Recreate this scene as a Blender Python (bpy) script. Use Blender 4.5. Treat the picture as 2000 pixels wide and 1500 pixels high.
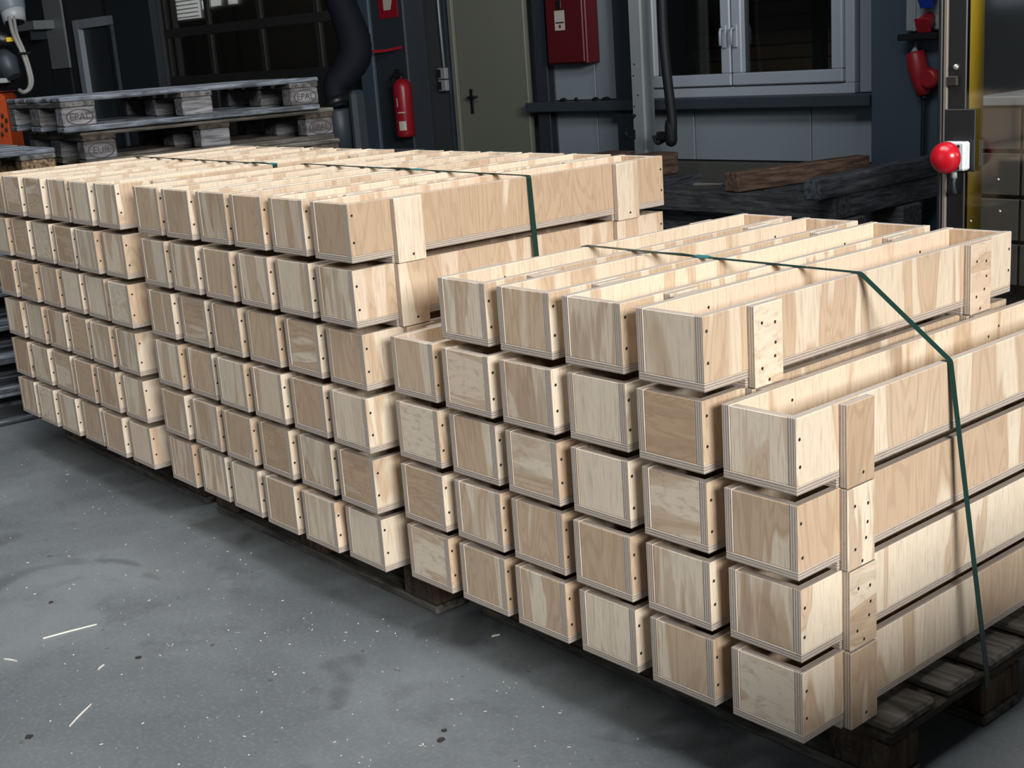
import bpy, math, random
from math import sin, cos, pi, radians, sqrt
from mathutils import Vector, Matrix

# ------------------------------------------------------------------ reset
for o in list(bpy.data.objects):
    bpy.data.objects.remove(o, do_unlink=True)
SC = bpy.context.scene
COL = SC.collection
RND = random.Random(7)

# ------------------------------------------------------------------ camera
FPX = 2543.9424                      # focal length in pixels of the 2000 px frame
YAW, PITCH, ROLL = -0.87567, -0.25387, -0.07255
CAM = Vector((1.29284, -1.68650, 1.39701))
FW = Vector((sin(YAW) * cos(PITCH), cos(YAW) * cos(PITCH), sin(PITCH)))
_r = Vector((cos(YAW), -sin(YAW), 0)); _u = _r.cross(FW)
RT = _r * cos(ROLL) + _u * sin(ROLL)
UP = -_r * sin(ROLL) + _u * cos(ROLL)
cd = bpy.data.cameras.new('camera'); cam = bpy.data.objects.new('camera', cd); COL.objects.link(cam)
M = Matrix((RT, UP, -FW)).transposed().to_4x4(); M.translation = CAM
cam.matrix_world = M
cd.sensor_width = 36; cd.lens = 36 * FPX / 2000; cd.clip_end = 100
SC.camera = cam


def ray(px, py):
    return FW + RT * ((px - 1000) / FPX) - UP * ((py - 750) / FPX)


def at_depth(px, py, d):
    return CAM + ray(px, py) * d


def at_z(px, py, z):
    r = ray(px, py)
    return CAM + r * ((z - CAM.z) / r.z)


def at_y(px, py, y):
    r = ray(px, py)
    return CAM + r * ((y - CAM.y) / r.y)


# ------------------------------------------------------------------ world, lights, exposure
wd = bpy.data.worlds.new('world'); SC.world = wd; wd.use_nodes = True
bg = wd.node_tree.nodes['Background']
bg.inputs[0].default_value = (0.75, 0.86, 1.0, 1); bg.inputs[1].default_value = 0.025


def area(name, loc, target, sx, sy, power, color):
    l = bpy.data.lights.new(name, 'AREA'); l.shape = 'RECTANGLE'; l.size = sx; l.size_y = sy
    l.energy = power; l.color = color
    o = bpy.data.objects.new(name, l); COL.objects.link(o); o.location = loc
    o.rotation_euler = (Vector(target) - Vector(loc)).to_track_quat('-Z', 'Y').to_euler()
    return o


area('side_gate_daylight', (8.6, -2.9, 4.1), (-1.0, 0.2, 0.8), 4.0, 2.4, 1600, (1.0, 0.98, 0.95))
area('roof_skylight', (-1.3, -0.1, 5.15), (-1.3, -0.08, 0.0), 3.8, 2.2, 265, (0.95, 0.972, 1.0))
area('front_gate_daylight', (-2.4, -4.4, 2.5), (-1.8, 0.0, 0.3), 3.6, 2.4, 26, (0.78, 0.89, 1.0))
vs = SC.view_settings
vs.view_transform = 'Standard'; vs.look = 'None'; vs.gamma = 1.0; vs.exposure = -0.24
vs.use_curve_mapping = False
SC.display_settings.display_device = 'sRGB'


# ------------------------------------------------------------------ materials
def lin(r, g, b):
    f = lambda c: c / 12.92 if c <= 0.04045 else ((c + 0.055) / 1.055) ** 2.4
    return (f(r / 255), f(g / 255), f(b / 255), 1)


class NT:
    """small node-graph helper"""
    def __init__(s, name):
        s.m = bpy.data.materials.new(name); s.m.use_nodes = True
        s.t = s.m.node_tree; s.b = s.t.nodes['Principled BSDF']

    def n(s, kind, **kw):
        nd = s.t.nodes.new(kind)
        for k, v in kw.items():
            setattr(nd, k, v)
        return nd

    def put(s, sock, v):
        if isinstance(v, bpy.types.NodeSocket):
            s.t.links.new(v, sock)
        else:
            sock.default_value = v

    def math(s, op, a, b=0.0, clamp=False):
        nd = s.n('ShaderNodeMath', operation=op, use_clamp=clamp)
        s.put(nd.inputs[0], a); s.put(nd.inputs[1], b); return nd.outputs[0]

    def vmath(s, op, a, b):
        nd = s.n('ShaderNodeVectorMath', operation=op)
        s.put(nd.inputs[0], a); s.put(nd.inputs[1], b); return nd.outputs[0]

    def noise(s, vec, scale, detail=2.0, rough=0.5, dist=0.0):
        nd = s.n('ShaderNodeTexNoise')
        s.put(nd.inputs['Vector'], vec); s.put(nd.inputs['Scale'], scale)
        nd.inputs['Detail'].default_value = detail; nd.inputs['Roughness'].default_value = rough
        nd.inputs['Distortion'].default_value = dist
        return nd.outputs['Fac']

    def ramp(s, f, a, b):
        nd = s.n('ShaderNodeMapRange', interpolation_type='SMOOTHSTEP')
        s.put(nd.inputs[0], f); s.put(nd.inputs[1], a); s.put(nd.inputs[2], b)
        return nd.outputs[0]

    def mix(s, f, a, b, blend='MIX'):
        nd = s.n('ShaderNodeMix', data_type='RGBA', blend_type=blend)
        s.put(nd.inputs[0], f); s.put(nd.inputs[6], a); s.put(nd.inputs[7], b)
        return nd.outputs[2]

    def vmix(s, f, a, b):
        nd = s.n('ShaderNodeMix', data_type='VECTOR')
        s.put(nd.inputs[0], f); s.put(nd.inputs[4], a); s.put(nd.inputs[5], b)
        return nd.outputs[1]

    def obj(s):
        return s.n('ShaderNodeTexCoord').outputs['Object']

    def info(s):
        return s.n('ShaderNodeObjectInfo')

    def comb(s, x, y, z):
        nd = s.n('ShaderNodeCombineXYZ')
        for i, v in enumerate((x, y, z)):
            s.put(nd.inputs[i], v)
        return nd.outputs[0]

    def bump(s, h, strength=0.2, dist=0.002):
        nd = s.n('ShaderNodeBump'); nd.inputs['Strength'].default_value = strength
        nd.inputs['Distance'].default_value = dist; s.put(nd.inputs['Height'], h)
        s.t.links.new(nd.outputs[0], s.b.inputs['Normal'])

    def done(s, col, rough=0.6, metal=0.0, spec=0.5):
        s.put(s.b.inputs['Base Color'], col); s.put(s.b.inputs['Roughness'], rough)
        s.b.inputs['Metallic'].default_value = metal
        s.b.inputs['Specular IOR Level'].default_value = spec
        return s.m


def m_plain(name, col, rough=0.5, metal=0.0, var=0.12, nscale=6.0, spec=0.5):
    g = NT(name); c = g.obj()
    n = g.noise(c, nscale, 4, 0.6)
    d = tuple(v * (1 - var) for v in col[:3]) + (1,)
    l = tuple(min(1, v * (1 + var)) for v in col[:3]) + (1,)
    return g.done(g.mix(n, d, l), rough, metal, spec)


def m_ply_face():
    """rotary-cut pine veneer: cream sapwood, tan heartwood flames, fine streaks.
    object colour: r = share of tan wood, g = strength of stripes, b = grain lies level"""
    g = NT('plywood_face'); c = g.obj(); inf = g.info()
    rnd = inf.outputs['Random']
    sep = g.n('ShaderNodeSeparateColor'); g.t.links.new(inf.outputs['Color'], sep.inputs[0])
    tan, stripe, level = sep.outputs[0], sep.outputs[1], sep.outputs[2]
    off = g.comb(g.math('MULTIPLY', rnd, 37.0), g.math('MULTIPLY', rnd, 91.0), g.math('MULTIPLY', rnd, 53.0))
    v1 = g.vmath('MULTIPLY', c, (1.0, 1.0, 0.17))
    v2 = g.vmath('MULTIPLY', c, (0.17, 0.17, 1.0))
    v = g.vmath('ADD', g.vmix(level, v1, v2), off)
    n1 = g.noise(v, g.math('ADD', 8.5, g.math('MULTIPLY', g.math('FRACT', g.math('MULTIPLY', rnd, 7.7)), 9.0)), 1.8, 0.5, 0.6)
    th = g.math('SUBTRACT', 0.72, g.math('MULTIPLY', tan, 0.42))
    heart = g.ramp(n1, g.math('SUBTRACT', th, 0.022), g.math('ADD', th, 0.022))
    # growth-ring bands inside and around the flames
    rings = g.math('SINE', g.math('MULTIPLY', n1, 95.0))
    rings = g.ramp(rings, 0.1, 0.9)
    n2 = g.noise(g.vmath('MULTIPLY', v, (1, 1, 1)), 34.0, 2, 0.5, 0.3)
    bands = g.ramp(n2, 0.46, 0.56)
    streak = g.noise(g.vmath('MULTIPLY', v, (9, 9, 3.2)), 26.0, 3, 0.6)
    cream = g.mix(g.noise(v, 4.0, 2), lin(238, 221, 192), lin(230, 205, 168))
    cream = g.mix(g.math('MULTIPLY', g.ramp(rnd, 0.72, 0.95), 0.6), cream, lin(228, 194, 160))
    tanc = g.mix(g.noise(v, 7.0, 2), lin(206, 166, 112), lin(188, 142, 92))
    col = g.mix(g.math('MULTIPLY', heart, g.math('ADD', 0.45, g.math('MULTIPLY', tan, 0.33))), cream, tanc)
    col = g.mix(g.math('MULTIPLY', g.math('MULTIPLY', rings, g.math('ADD', g.math('MULTIPLY', heart, 0.75), 0.25)), 0.24), col, lin(160, 112, 68))
    col = g.mix(g.math('MULTIPLY', g.math('MULTIPLY', bands, stripe), 0.62), col, lin(178, 140, 98))
    col = g.mix(g.math('MULTIPLY', g.ramp(streak, 0.5, 0.72), 0.42), col, lin(170, 132, 94))
    # tiny knots
    vo = g.n('ShaderNodeTexVoronoi'); g.put(vo.inputs['Vector'], g.vmath('MULTIPLY', v, (1, 1, 2.4))); vo.inputs['Scale'].default_value = 3.4
    knot = g.ramp(vo.outputs['Distance'], 0.035, 0.015)
    col = g.mix(g.math('MULTIPLY', knot, 0.7), col, lin(110, 66, 40))
    val = g.n('ShaderNodeHueSaturation'); val.inputs['Saturation'].default_value = 0.76
    g.put(val.inputs['Value'], g.math('ADD', 0.86, g.math('MULTIPLY', g.math('FRACT', g.math('MULTIPLY', rnd, 17.3)), 0.16)))
    g.put(val.inputs['Color'], col)
    g.bump(streak, 0.12, 0.001)
    return g.done(val.outputs[0], 0.55, 0, 0.35)


def m_ply_edge(axis):
    """sawn plywood edge: thin glued layers stacked along the board's thickness"""
    g = NT('plywood_edge_' + 'xyz'[axis]); c = g.obj(); inf = g.info()
    sp = g.n('ShaderNodeSeparateXYZ'); g.put(sp.inputs[0], c); t = sp.outputs[axis]
    st = [1.0, 1.0, 1.0]; st[axis] = 6.0
    vec = g.vmath('ADD', g.vmath('MULTIPLY', c, tuple(st)), g.comb(g.math('MULTIPLY', inf.outputs['Random'], 40), 0.0, 0.0))
    wob = g.math('MULTIPLY', g.math('SUBTRACT', g.noise(vec, 9.0, 2), 0.5), 0.0012)
    ph = g.math('MULTIPLY', g.math('ADD', t, wob), 2 * pi / 0.0052)
    s1 = g.ramp(g.math('SINE', ph), -0.35, 0.35)
    glue = g.ramp(g.math('ABSOLUTE', g.math('SINE', g.math('MULTIPLY', ph, 1.0))), 0.28, 0.04)
    fine = g.noise(vec, 90.0, 3, 0.7)
    tear = g.ramp(g.noise(vec, 26.0, 3, 0.6), 0.60, 0.72)
    col = g.mix(s1, lin(160, 148, 138), lin(202, 190, 176))
    col = g.mix(g.math('MULTIPLY', g.ramp(fine, 0.45, 0.8), 0.45), col, lin(132, 116, 106))
    col = g.mix(g.math('MULTIPLY', glue, 0.45), col, lin(110, 92, 82))
    col = g.mix(g.math('MULTIPLY', g.math('MULTIPLY', tear, g.math('SUBTRACT', 1.0, s1)), 0.65), col, lin(98, 82, 78))
    g.bump(s1, 0.25, 0.0006)
    return g.done(col, 0.75, 0, 0.2)


def m_old_wood(name, dark, light, stain, axis=0):
    g = NT(name); c = g.obj(); inf = g.info()
    st = [14.0, 14.0, 14.0]; st[axis] = 1.6
    v = g.vmath('ADD', g.vmath('MULTIPLY', c, tuple(st)), g.comb(g.math('MULTIPLY', inf.outputs['Random'], 60), g.math('MULTIPLY', inf.outputs['Random'], 23), 0.0))
    n = g.noise(v, 3.0, 5, 0.65, 0.4); b = g.noise(g.vmath('ADD', c, g.comb(inf.outputs['Random'], 0.0, 0.0)), 7.0, 4, 0.6)
    col = g.mix(g.ramp(n, 0.3, 0.72), dark, light)
    col = g.mix(g.math('MULTIPLY', g.ramp(b, 0.5, 0.7), 0.7), col, stain)
    crack = g.ramp(g.noise(v, 6.0, 3, 0.6), 0.66, 0.74)
    col = g.mix(g.math('MULTIPLY', crack, 0.7), col, tuple(x * 0.3 for x in dark[:3]) + (1,))
    g.bump(n, 0.6, 0.004)
    return g.done(col, 0.85, 0, 0.2)


def m_chipblock():
    g = NT('pressed_chip_block'); c = g.obj()
    vo = g.n('ShaderNodeTexVoronoi'); g.put(vo.inputs['Vector'], c); vo.inputs['Scale'].default_value = 130
    n = g.noise(c, 60, 3, 0.7)
    col = g.mix(g.ramp(n, 0.35, 0.7), lin(70, 56, 44), lin(150, 128, 98))
    g.bump(vo.outputs['Distance'], 0.4, 0.003)
    return g.done(col, 0.9, 0, 0.2)


def m_floor():
    g = NT('dusty_concrete_floor'); c = g.obj()
    big = g.noise(c, 1.1, 5, 0.62, 0.5); mid = g.noise(c, 6.0, 6, 0.65, 0.3); fine = g.noise(c, 90.0, 3, 0.6)
    col = g.mix(g.ramp(big, 0.3, 0.7), lin(96, 101, 104), lin(124, 129, 131))
    col = g.mix(g.math('MULTIPLY', g.ramp(mid, 0.5, 0.72), 0.55), col, lin(84, 88, 91))
    col = g.mix(g.math('MULTIPLY', g.ramp(fine, 0.45, 0.8), 0.30), col, lin(150, 153, 152))
    # oil stains
    st = g.ramp(g.noise(c, 2.1, 3, 0.5, 0.6), 0.60, 0.66)
    col = g.mix(g.math('MULTIPLY', st, 0.45), col, lin(58, 61, 64))
    spots = g.ramp(g.noise(c, 26.0, 3, 0.5), 0.70, 0.75)
    col = g.mix(g.math('MULTIPLY', spots, 0.55), col, lin(52, 54, 56))
    # scuffs dragged across the slab
    rot = g.n('ShaderNodeVectorRotate'); g.put(rot.inputs[0], c); rot.inputs['Angle'].default_value = 0.6
    sc = g.ramp(g.noise(g.vmath('MULTIPLY', rot.outputs[0], (1.2, 22.0, 1.0)), 3.0, 4, 0.7), 0.62, 0.75)
    col = g.mix(g.math('MULTIPLY', sc, 0.22), col, lin(150, 152, 152))
    g.bump(mid, 0.08, 0.004)
    ro = g.math('ADD', 0.42, g.math('MULTIPLY', mid, 0.3))
    return g.done(col, ro, 0, 0.4)


def m_glass_dark(name, tint, refl=0.5):
    """pane over a dark room: mostly see-through with a mirror share"""
    g = NT(name)
    tr = g.n('ShaderNodeBsdfTransparent'); tr.inputs[0].default_value = tint
    gl = g.n('ShaderNodeBsdfGlossy'); gl.inputs['Roughness'].default_value = 0.06
    gl.inputs['Color'].default_value = (0.9, 0.9, 0.9, 1)
    fr = g.n('ShaderNodeFresnel'); fr.inputs[0].default_value = 1.5
    mx = g.n('ShaderNodeMixShader'); g.put(mx.inputs[0], g.math('MULTIPLY', fr.outputs[0], refl, True))
    g.t.links.new(tr.outputs[0], mx.inputs[1]); g.t.links.new(gl.outputs[0], mx.inputs[2])
    g.t.links.new(mx.outputs[0], g.t.nodes['Material Output'].inputs[0])
    return g.m


def m_emit(name, col, s):
    g = NT(name); g.b.inputs['Emission Color'].default_value = col; g.b.inputs['Emission Strength'].default_value = s
    return g.done(col, 0.6)


MAT = {
    'face': m_ply_face(), 'ex': m_ply_edge(0), 'ey': m_ply_edge(1), 'ez': m_ply_edge(2),
    'hole': m_plain('screw_recess', lin(38, 30, 26), 0.6), 'steel': m_plain('screw_rim', lin(150, 132, 112), 0.5, 0.1),
    'pal': m_old_wood('weathered_pallet_wood', lin(60, 57, 53), lin(122, 117, 109), lin(76, 69, 61), 0),
    'paly': m_old_wood('weathered_pallet_stringer', lin(44, 40, 36), lin(96, 86, 76), lin(66, 54, 44), 1),
    'palb': m_old_wood('weathered_pallet_block', lin(56, 46, 38), lin(104, 88, 72), lin(58, 46, 38), 2),
    'palg': m_old_wood('grey_bleached_pallet_wood', lin(52, 54, 58), lin(138, 146, 156), lin(60, 57, 55), 0),
    'palgy': m_old_wood('grey_bleached_stringer', lin(58, 57, 56), lin(120, 118, 116), lin(70, 64, 58), 1),
    'palgb': m_old_wood('grey_bleached_block', lin(70, 68, 68), lin(140, 140, 144), lin(72, 66, 60), 0),
    'chip': m_chipblock(),
    'ink': m_plain('burnt_stamp', lin(66, 60, 56), 0.9),
    'strap': m_plain('green_strapping', lin(24, 54, 48), 0.35, 0, 0.1, 30),
    'strap2': m_plain('teal_strapping', lin(52, 128, 132), 0.32, 0, 0.1, 30),
    'floor': m_floor(),
    'wall': m_plain('dark_wall_paint', lin(58, 62, 66), 0.7, 0, 0.08),
    'panel': m_plain('white_wall_cladding', lin(146, 158, 166), 0.5, 0, 0.06, 3),
    'ceil': m_plain('dark_roof_sheet', lin(60, 62, 66), 0.8),
    'col': m_plain('blue_grey_column_paint', lin(68, 82, 96), 0.45, 0, 0.08, 3),
    'cold': m_plain('slate_column_paint', lin(50, 57, 64), 0.5, 0, 0.08, 3),
    'post': m_plain('pale_grey_post_paint', lin(146, 156, 158), 0.45, 0, 0.07, 5),
    'rail': m_plain('slate_rail_paint', lin(58, 66, 74), 0.5, 0, 0.1, 4),
    'plinth': m_plain('plinth_concrete', lin(84, 86, 82), 0.85, 0, 0.18, 5),
    'door': m_plain('olive_grey_door_paint', lin(120, 124, 112), 0.5, 0, 0.05, 2),
    'black': m_plain('black_plastic', lin(24, 26, 28), 0.4),
    'rubber': m_plain('black_rubber', lin(22, 25, 30), 0.6),
    'navy': m_plain('dark_navy_hose', lin(16, 20, 30), 0.75, 0, 0.1, 6, 0.2),
    'white': m_plain('white_window_plastic', lin(172, 182, 194), 0.35, 0, 0.05, 3),
    'wplast': m_plain('white_box_plastic', lin(226, 230, 234), 0.35, 0, 0.03),
    'gplast': m_plain('light_grey_plastic', lin(150, 156, 160), 0.4, 0, 0.05),
    'red': m_plain('fire_red_paint', lin(150, 24, 36), 0.35, 0, 0.08),
    'redd': m_plain('dark_red_cabinet_paint', lin(92, 22, 28), 0.45, 0, 0.08),
    'redp': m_plain('red_connector_plastic', lin(158, 30, 40), 0.4, 0, 0.08),
    'rede': m_plain('glossy_red_button', lin(190, 22, 38), 0.25, 0, 0.04),
    'blue': m_plain('blue_connector_plastic', lin(22, 62, 170), 0.4),
    'yel': m_plain('yellow_post_paint', lin(232, 192, 40), 0.35, 0, 0.06),
    'alu': m_plain('brushed_aluminium', lin(128, 121, 112), 0.55, 0.3, 0.06),
    'zinc': m_plain('zinc_steel', lin(190, 190, 188), 0.3, 0.8),
    'orange': m_plain('orange_robot_paint', lin(160, 62, 22), 0.4, 0, 0.08),
    'grey': m_plain('mid_grey_casting', lin(104, 114, 122), 0.45, 0, 0.1),
    'cable': m_plain('pale_cable_sheath', lin(130, 130, 126), 0.4),
    'sign': m_plain('sign_white', lin(200, 196, 182), 0.5),
    'timb': m_old_wood('black_timber', lin(50, 51, 53), lin(98, 100, 102), lin(66, 66, 66), 0),
    'timby': m_old_wood('black_timber_lengthwise', lin(46, 48, 52), lin(96, 100, 106), lin(64, 66, 68), 1),
    'brown': m_old_wood('brown_timber', lin(74, 58, 48), lin(134, 110, 94), lin(86, 66, 56), 1),
    'gate': m_plain('dark_gate_frame', lin(50, 51, 50), 0.5),
    'smoke': m_glass_dark('smoked_guard_sheet', (0.86, 0.86, 0.85, 1), 1.3),
    'glass': m_glass_dark('window_glass', (0.88, 0.88, 0.86, 1), 1.0),
    'gglass': m_glass_dark('gate_glass', (0.85, 0.83, 0.78, 1), 0.8),
    'dark': m_plain('dark_interior', lin(30, 29, 27), 0.9),
    'brownroom': m_plain('brown_interior', lin(120, 108, 88), 0.9, 0, 0.3, 3),
    'tile': m_plain('beige_grey_panels', lin(90, 87, 80), 0.6, 0, 0.08, 4),
    'lit': m_emit('daylight_behind_louvres', (0.86, 0.93, 1.0, 1), 1.6),
    'splint': m_plain('fresh_splinter', lin(232, 228, 218), 0.6),
    'leaf': m_plain('dark_scrap', lin(44, 40, 38), 0.8),
    'offcut': m_plain('pale_offcut', lin(156, 150, 138), 0.7),
}


# ------------------------------------------------------------------ mesh helpers
class MB:
    def __init__(s):
        s.v, s.f, s.mi, s.mats, s.sm = [], [], [], [], []

    def mat(s, m):
        m = MAT[m] if isinstance(m, str) else m
        if m not in s.mats:
            s.mats.append(m)
        return s.mats.index(m)

    def face(s, idx, m, smooth=False):
        s.f.append(idx); s.mi.append(m); s.sm.append(smooth)

    def box(s, x0, x1, y0, y1, z0, z1, mats, b=0.0):
        """chamfered box; mats = one name or (mat_x, mat_y, mat_z)"""
        if isinstance(mats, str):
            mats = (mats,) * 3
        mx, my, mz = (s.mat(m) for m in mats)
        b = min(b, (x1 - x0) / 3, (y1 - y0) / 3, (z1 - z0) / 3)
        n = len(s.v)
        if b <= 0:
            for z in (z0, z1):
                for y in (y0, y1):
                    for x in (x0, x1):
                        s.v.append((x, y, z))
            for f, m in (((0, 2, 3, 1), mz), ((4, 5, 7, 6), mz), ((0, 1, 5, 4), my), ((2, 6, 7, 3), my), ((0, 4, 6, 2), mx), ((1, 3, 7, 5), mx)):
                s.face([n + i for i in f], m)
            return
        X, Y, Z = (x0, x1), (y0, y1), (z0, z1)
        ids = {}
        for i in (0, 1):
            for j in (0, 1):
                for k in (0, 1):
                    sx, sy, sz = (1 - 2 * i) * b, (1 - 2 * j) * b, (1 - 2 * k) * b
                    for a, p in enumerate(((X[i], Y[j] + sy, Z[k] + sz), (X[i] + sx, Y[j], Z[k] + sz), (X[i] + sx, Y[j] + sy, Z[k]))):
                        ids[i, j, k, a] = len(s.v); s.v.append(p)

        def q(l, m, flip):
            s.face(list(reversed(l)) if flip else l, m)
        for i in (0, 1):
            q([ids[i, 0, 0, 0], ids[i, 1, 0, 0], ids[i, 1, 1, 0], ids[i, 0, 1, 0]], mx, i == 0)
            q([ids[0, i, 0, 1], ids[1, i, 0, 1], ids[1, i, 1, 1], ids[0, i, 1, 1]], my, i == 1)
            q([ids[0, 0, i, 2], ids[1, 0, i, 2], ids[1, 1, i, 2], ids[0, 1, i, 2]], mz, i == 0)
        for i in (0, 1):
            for j in (0, 1):
                q([ids[i, j, 0, 0], ids[i, j, 1, 0], ids[i, j, 1, 1], ids[i, j, 0, 1]], mx, (i + j) % 2 == 0)
                q([ids[i, 0, j, 0], ids[i, 1, j, 0], ids[i, 1, j, 2], ids[i, 0, j, 2]], mx, (i + j) % 2 == 1)
                q([ids[0, i, j, 1], ids[1, i, j, 1], ids[1, i, j, 2], ids[0, i, j, 2]], my, (i + j) % 2 == 0)
                for k in (0, 1):
                    q([ids[i, j, k, 0], ids[i, j, k, 1], ids[i, j, k, 2]], mz, (i + j + k) % 2 == 1)

    def tube(s, pts, r, m, seg=8, caps=True, closed=False):
        """round tube along points; r = number or one radius per point"""
        m = s.mat(m); pts = [Vector(p) for p in pts]; n0 = len(s.v)
        rs = r if isinstance(r, (list, tuple)) else [r] * len(pts)
        prev = None
        for i, p in enumerate(pts):
            a = pts[max(i - 1, 0)]; b = pts[min(i + 1, len(pts) - 1)]
            t = (b - a).normalized()
            if prev is None:
                ref = Vector((0, 0, 1)) if abs(t.z) < 0.9 else Vector((1, 0, 0))
                u = t.cross(ref).normalized()
            else:
                u = (prev - t * prev.dot(t)).normalized()
            prev = u; w = t.cross(u)
            for k in range(seg):
                an = 2 * pi * k / seg
                s.v.append(tuple(p + (u * cos(an) + w * sin(an)) * rs[i]))
        for i in range(len(pts) - 1):
            for k in range(seg):
                a = n0 + i * seg + k; b = n0 + i * seg + (k + 1) % seg
                s.face([a, b, b + seg, a + seg], m, True)
        if caps:
            s.face([n0 + k for k in reversed(range(seg))], m)
            e = n0 + (len(pts) - 1) * seg
            s.face([e + k for k in range(seg)], m)

    def lathe(s, prof, m, seg=20, axis='z', org=(0, 0, 0)):
        """profile of (radius, height) turned around an axis; m = name or one per span"""
        n0 = len(s.v)
        for r, h in prof:
            for k in range(seg):
                a = 2 * pi * k / seg
                p = (r * cos(a), r * sin(a), h)
                if axis == 'y':
                    p = (p[0], p[2], p[1])
                elif axis == '-y':
                    p = (p[0], -p[2], p[1])
                elif axis == 'x':
                    p = (p[2], p[0], p[1])
                s.v.append((p[0] + org[0], p[1] + org[1], p[2] + org[2]))
        flip = axis == 'y'
        for i in range(len(prof) - 1):
            mi = s.mat(m if isinstance(m, str) else m[i])
            for k in range(seg):
                a = n0 + i * seg + k; b = n0 + i * seg + (k + 1) % seg
                l = [a, b, b + seg, a + seg]
                s.face(l[::-1] if flip else l, mi, True)
        l = [n0 + k for k in range(seg)]; mi = s.mat(m if isinstance(m, str) else m[0])
        s.face(l if flip else l[::-1], mi)
        e = n0 + (len(prof) - 1) * seg; l = [e + k for k in range(seg)]; mi = s.mat(m if isinstance(m, str) else m[-1])
        s.face(l[::-1] if flip else l, mi)

    def prism(s, poly, d0, d1, m, plane='xz'):
        """outline extruded along the third axis"""
        m = s.mat(m); n = len(poly); n0 = len(s.v)
        for d in (d0, d1):
            for a, b in poly:
                s.v.append({'xz': (a, d, b), 'xy': (a, b, d), 'yz': (d, a, b)}[plane])
        s.face([n0 + k for k in range(n)], m); s.face([n0 + n + k for k in reversed(range(n))], m)
        for k in range(n):
            s.face([n0 + (k + 1) % n, n0 + k, n0 + n + k, n0 + n + (k + 1) % n], m)

    def mesh(s, name):
        me = bpy.data.meshes.new(name); me.from_pydata(s.v, [], s.f)
        for m in s.mats:
            me.materials.append(m)
        me.polygons.foreach_set('material_index', s.mi)
        me.polygons.foreach_set('use_smooth', s.sm)
        me.update()
        return me


def link(name, data, parent=None, loc=(0, 0, 0), rotz=0.0):
    o = bpy.data.objects.new(name, data); COL.objects.link(o)
    o.parent = parent; o.location = loc; o.rotation_euler = (0, 0, rotz)
    return o


def part(name, mb, parent, loc=(0, 0, 0), label=None):
    o = link(name, mb.mesh(name), parent, loc)
    if label:
        o['label'] = label
    return o


def tag(o, label, cat, group=None):
    o['label'] = label; o['category'] = cat
    if group:
        o['group'] = group
    return o


def thing(name, label, cat, loc=(0, 0, 0), rotz=0.0, group=None):
    return tag(link(name, None, None, loc, rotz), label, cat, group)


def struct(name, mb, loc=(0, 0, 0), rotz=0.0, label=None):
    o = link(name, mb.mesh(name), None, loc, rotz); o['kind'] = 'structure'
    if label:
        o['label'] = label
    return o


def B1(x0, x1, y0, y1, z0, z1, m, b=0.0):
    g = MB(); g.box(x0, x1, y0, y1, z0, z1, m, b); return g


def smooth_path(pts, n=6):
    P = [Vector(p) for p in pts]; out = []
    for i in range(len(P) - 1):
        p0, p1, p2, p3 = P[max(i - 1, 0)], P[i], P[i + 1], P[min(i + 2, len(P) - 1)]
        for k in range(n):
            t = k / n
            out.append(0.5 * ((2 * p1) + (p2 - p0) * t + (2 * p0 - 5 * p1 + 4 * p2 - p3) * t * t + (3 * p1 - p0 - 3 * p2 + p3) * t ** 3))
    out.append(P[-1])
    return out


def text_mesh(body, size, m, extrude=0.0004):
    cu = bpy.data.curves.new('txt', 'FONT'); cu.body = body; cu.size = size; cu.extrude = extrude
    cu.align_x = 'CENTER'; cu.align_y = 'CENTER'; cu.resolution_u = 2
    o = bpy.data.objects.new('txt', cu); COL.objects.link(o)
    bpy.context.view_layer.update()
    me = bpy.data.meshes.new_from_object(o.evaluated_get(bpy.context.evaluated_depsgraph_get()))
    bpy.data.objects.remove(o, do_unlink=True)
    me.materials.clear(); me.materials.append(MAT[m])
    return me


# ------------------------------------------------------------------ the hall
WA = radians(2.4)                               # the back wall's direction
WO = Vector((0, 6.0, 0)); WE = Vector((cos(WA), sin(WA), 0)); WN = Vector((sin(WA), -cos(WA), 0))


def wall_px(px, py, d=0.0):
    """(along the wall, height) of a pixel's sight line on a plane d metres in front of the back wall"""
    r = ray(px, py); o = WO + WN * d
    p = CAM + r * ((o - CAM).dot(WN) / r.dot(WN))
    return (p - WO).dot(WE), p.z


def wall_thing(name, label, cat, s, z, d=0.0, group=None):
    p = WO + WE * s + WN * d
    return thing(name, label, cat, (p.x, p.y, z), WA, group)


def wall_struct(name, mb, label=None):
    return struct(name, mb, tuple(WO), WA, label)



g = MB(); g.box(-26, 9, -9, 10, -0.2, 0, 'floor'); struct('floor', g, label='dusty dark grey concrete hall floor')
# back wall with a window opening and a wide gate opening
WIN = (-5.78, -3.92, 0.93, 2.25)
GATE = (-13.15, -9.32, 0.0, 3.0)
g = MB()
g.box(-26, GATE[0], 0, 0.25, 0, 5.2, 'wall'); g.box(GATE[0], GATE[1], 0, 0.25, GATE[3], 5.2, 'wall')
g.box(GATE[1], WIN[0], 0, 0.25, 0, 5.2, 'wall'); g.box(WIN[0], WIN[1], 0, 0.25, 0, WIN[2], 'wall')
g.box(WIN[0], WIN[1], 0, 0.25, WIN[3], 5.2, 'wall'); g.box(WIN[1], 9, 0, 0.25, 0, 5.2, 'wall')
wback = wall_struct('wall_back', g, 'dark hall wall with white cladding, window and door')
g = MB(); g.box(-26, 9, 2.6, 2.8, 0, 5.2, 'brownroom'); wall_struct('wall_far', g)
g = MB(); g.box(-26, 9, -1.5, 10, 5.2, 5.4, 'ceil'); struct('ceiling', g)
g = MB(); g.box(-26.2, -26, -9, 10, 0, 5.4, 'wall'); struct('wall_left', g)


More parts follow.
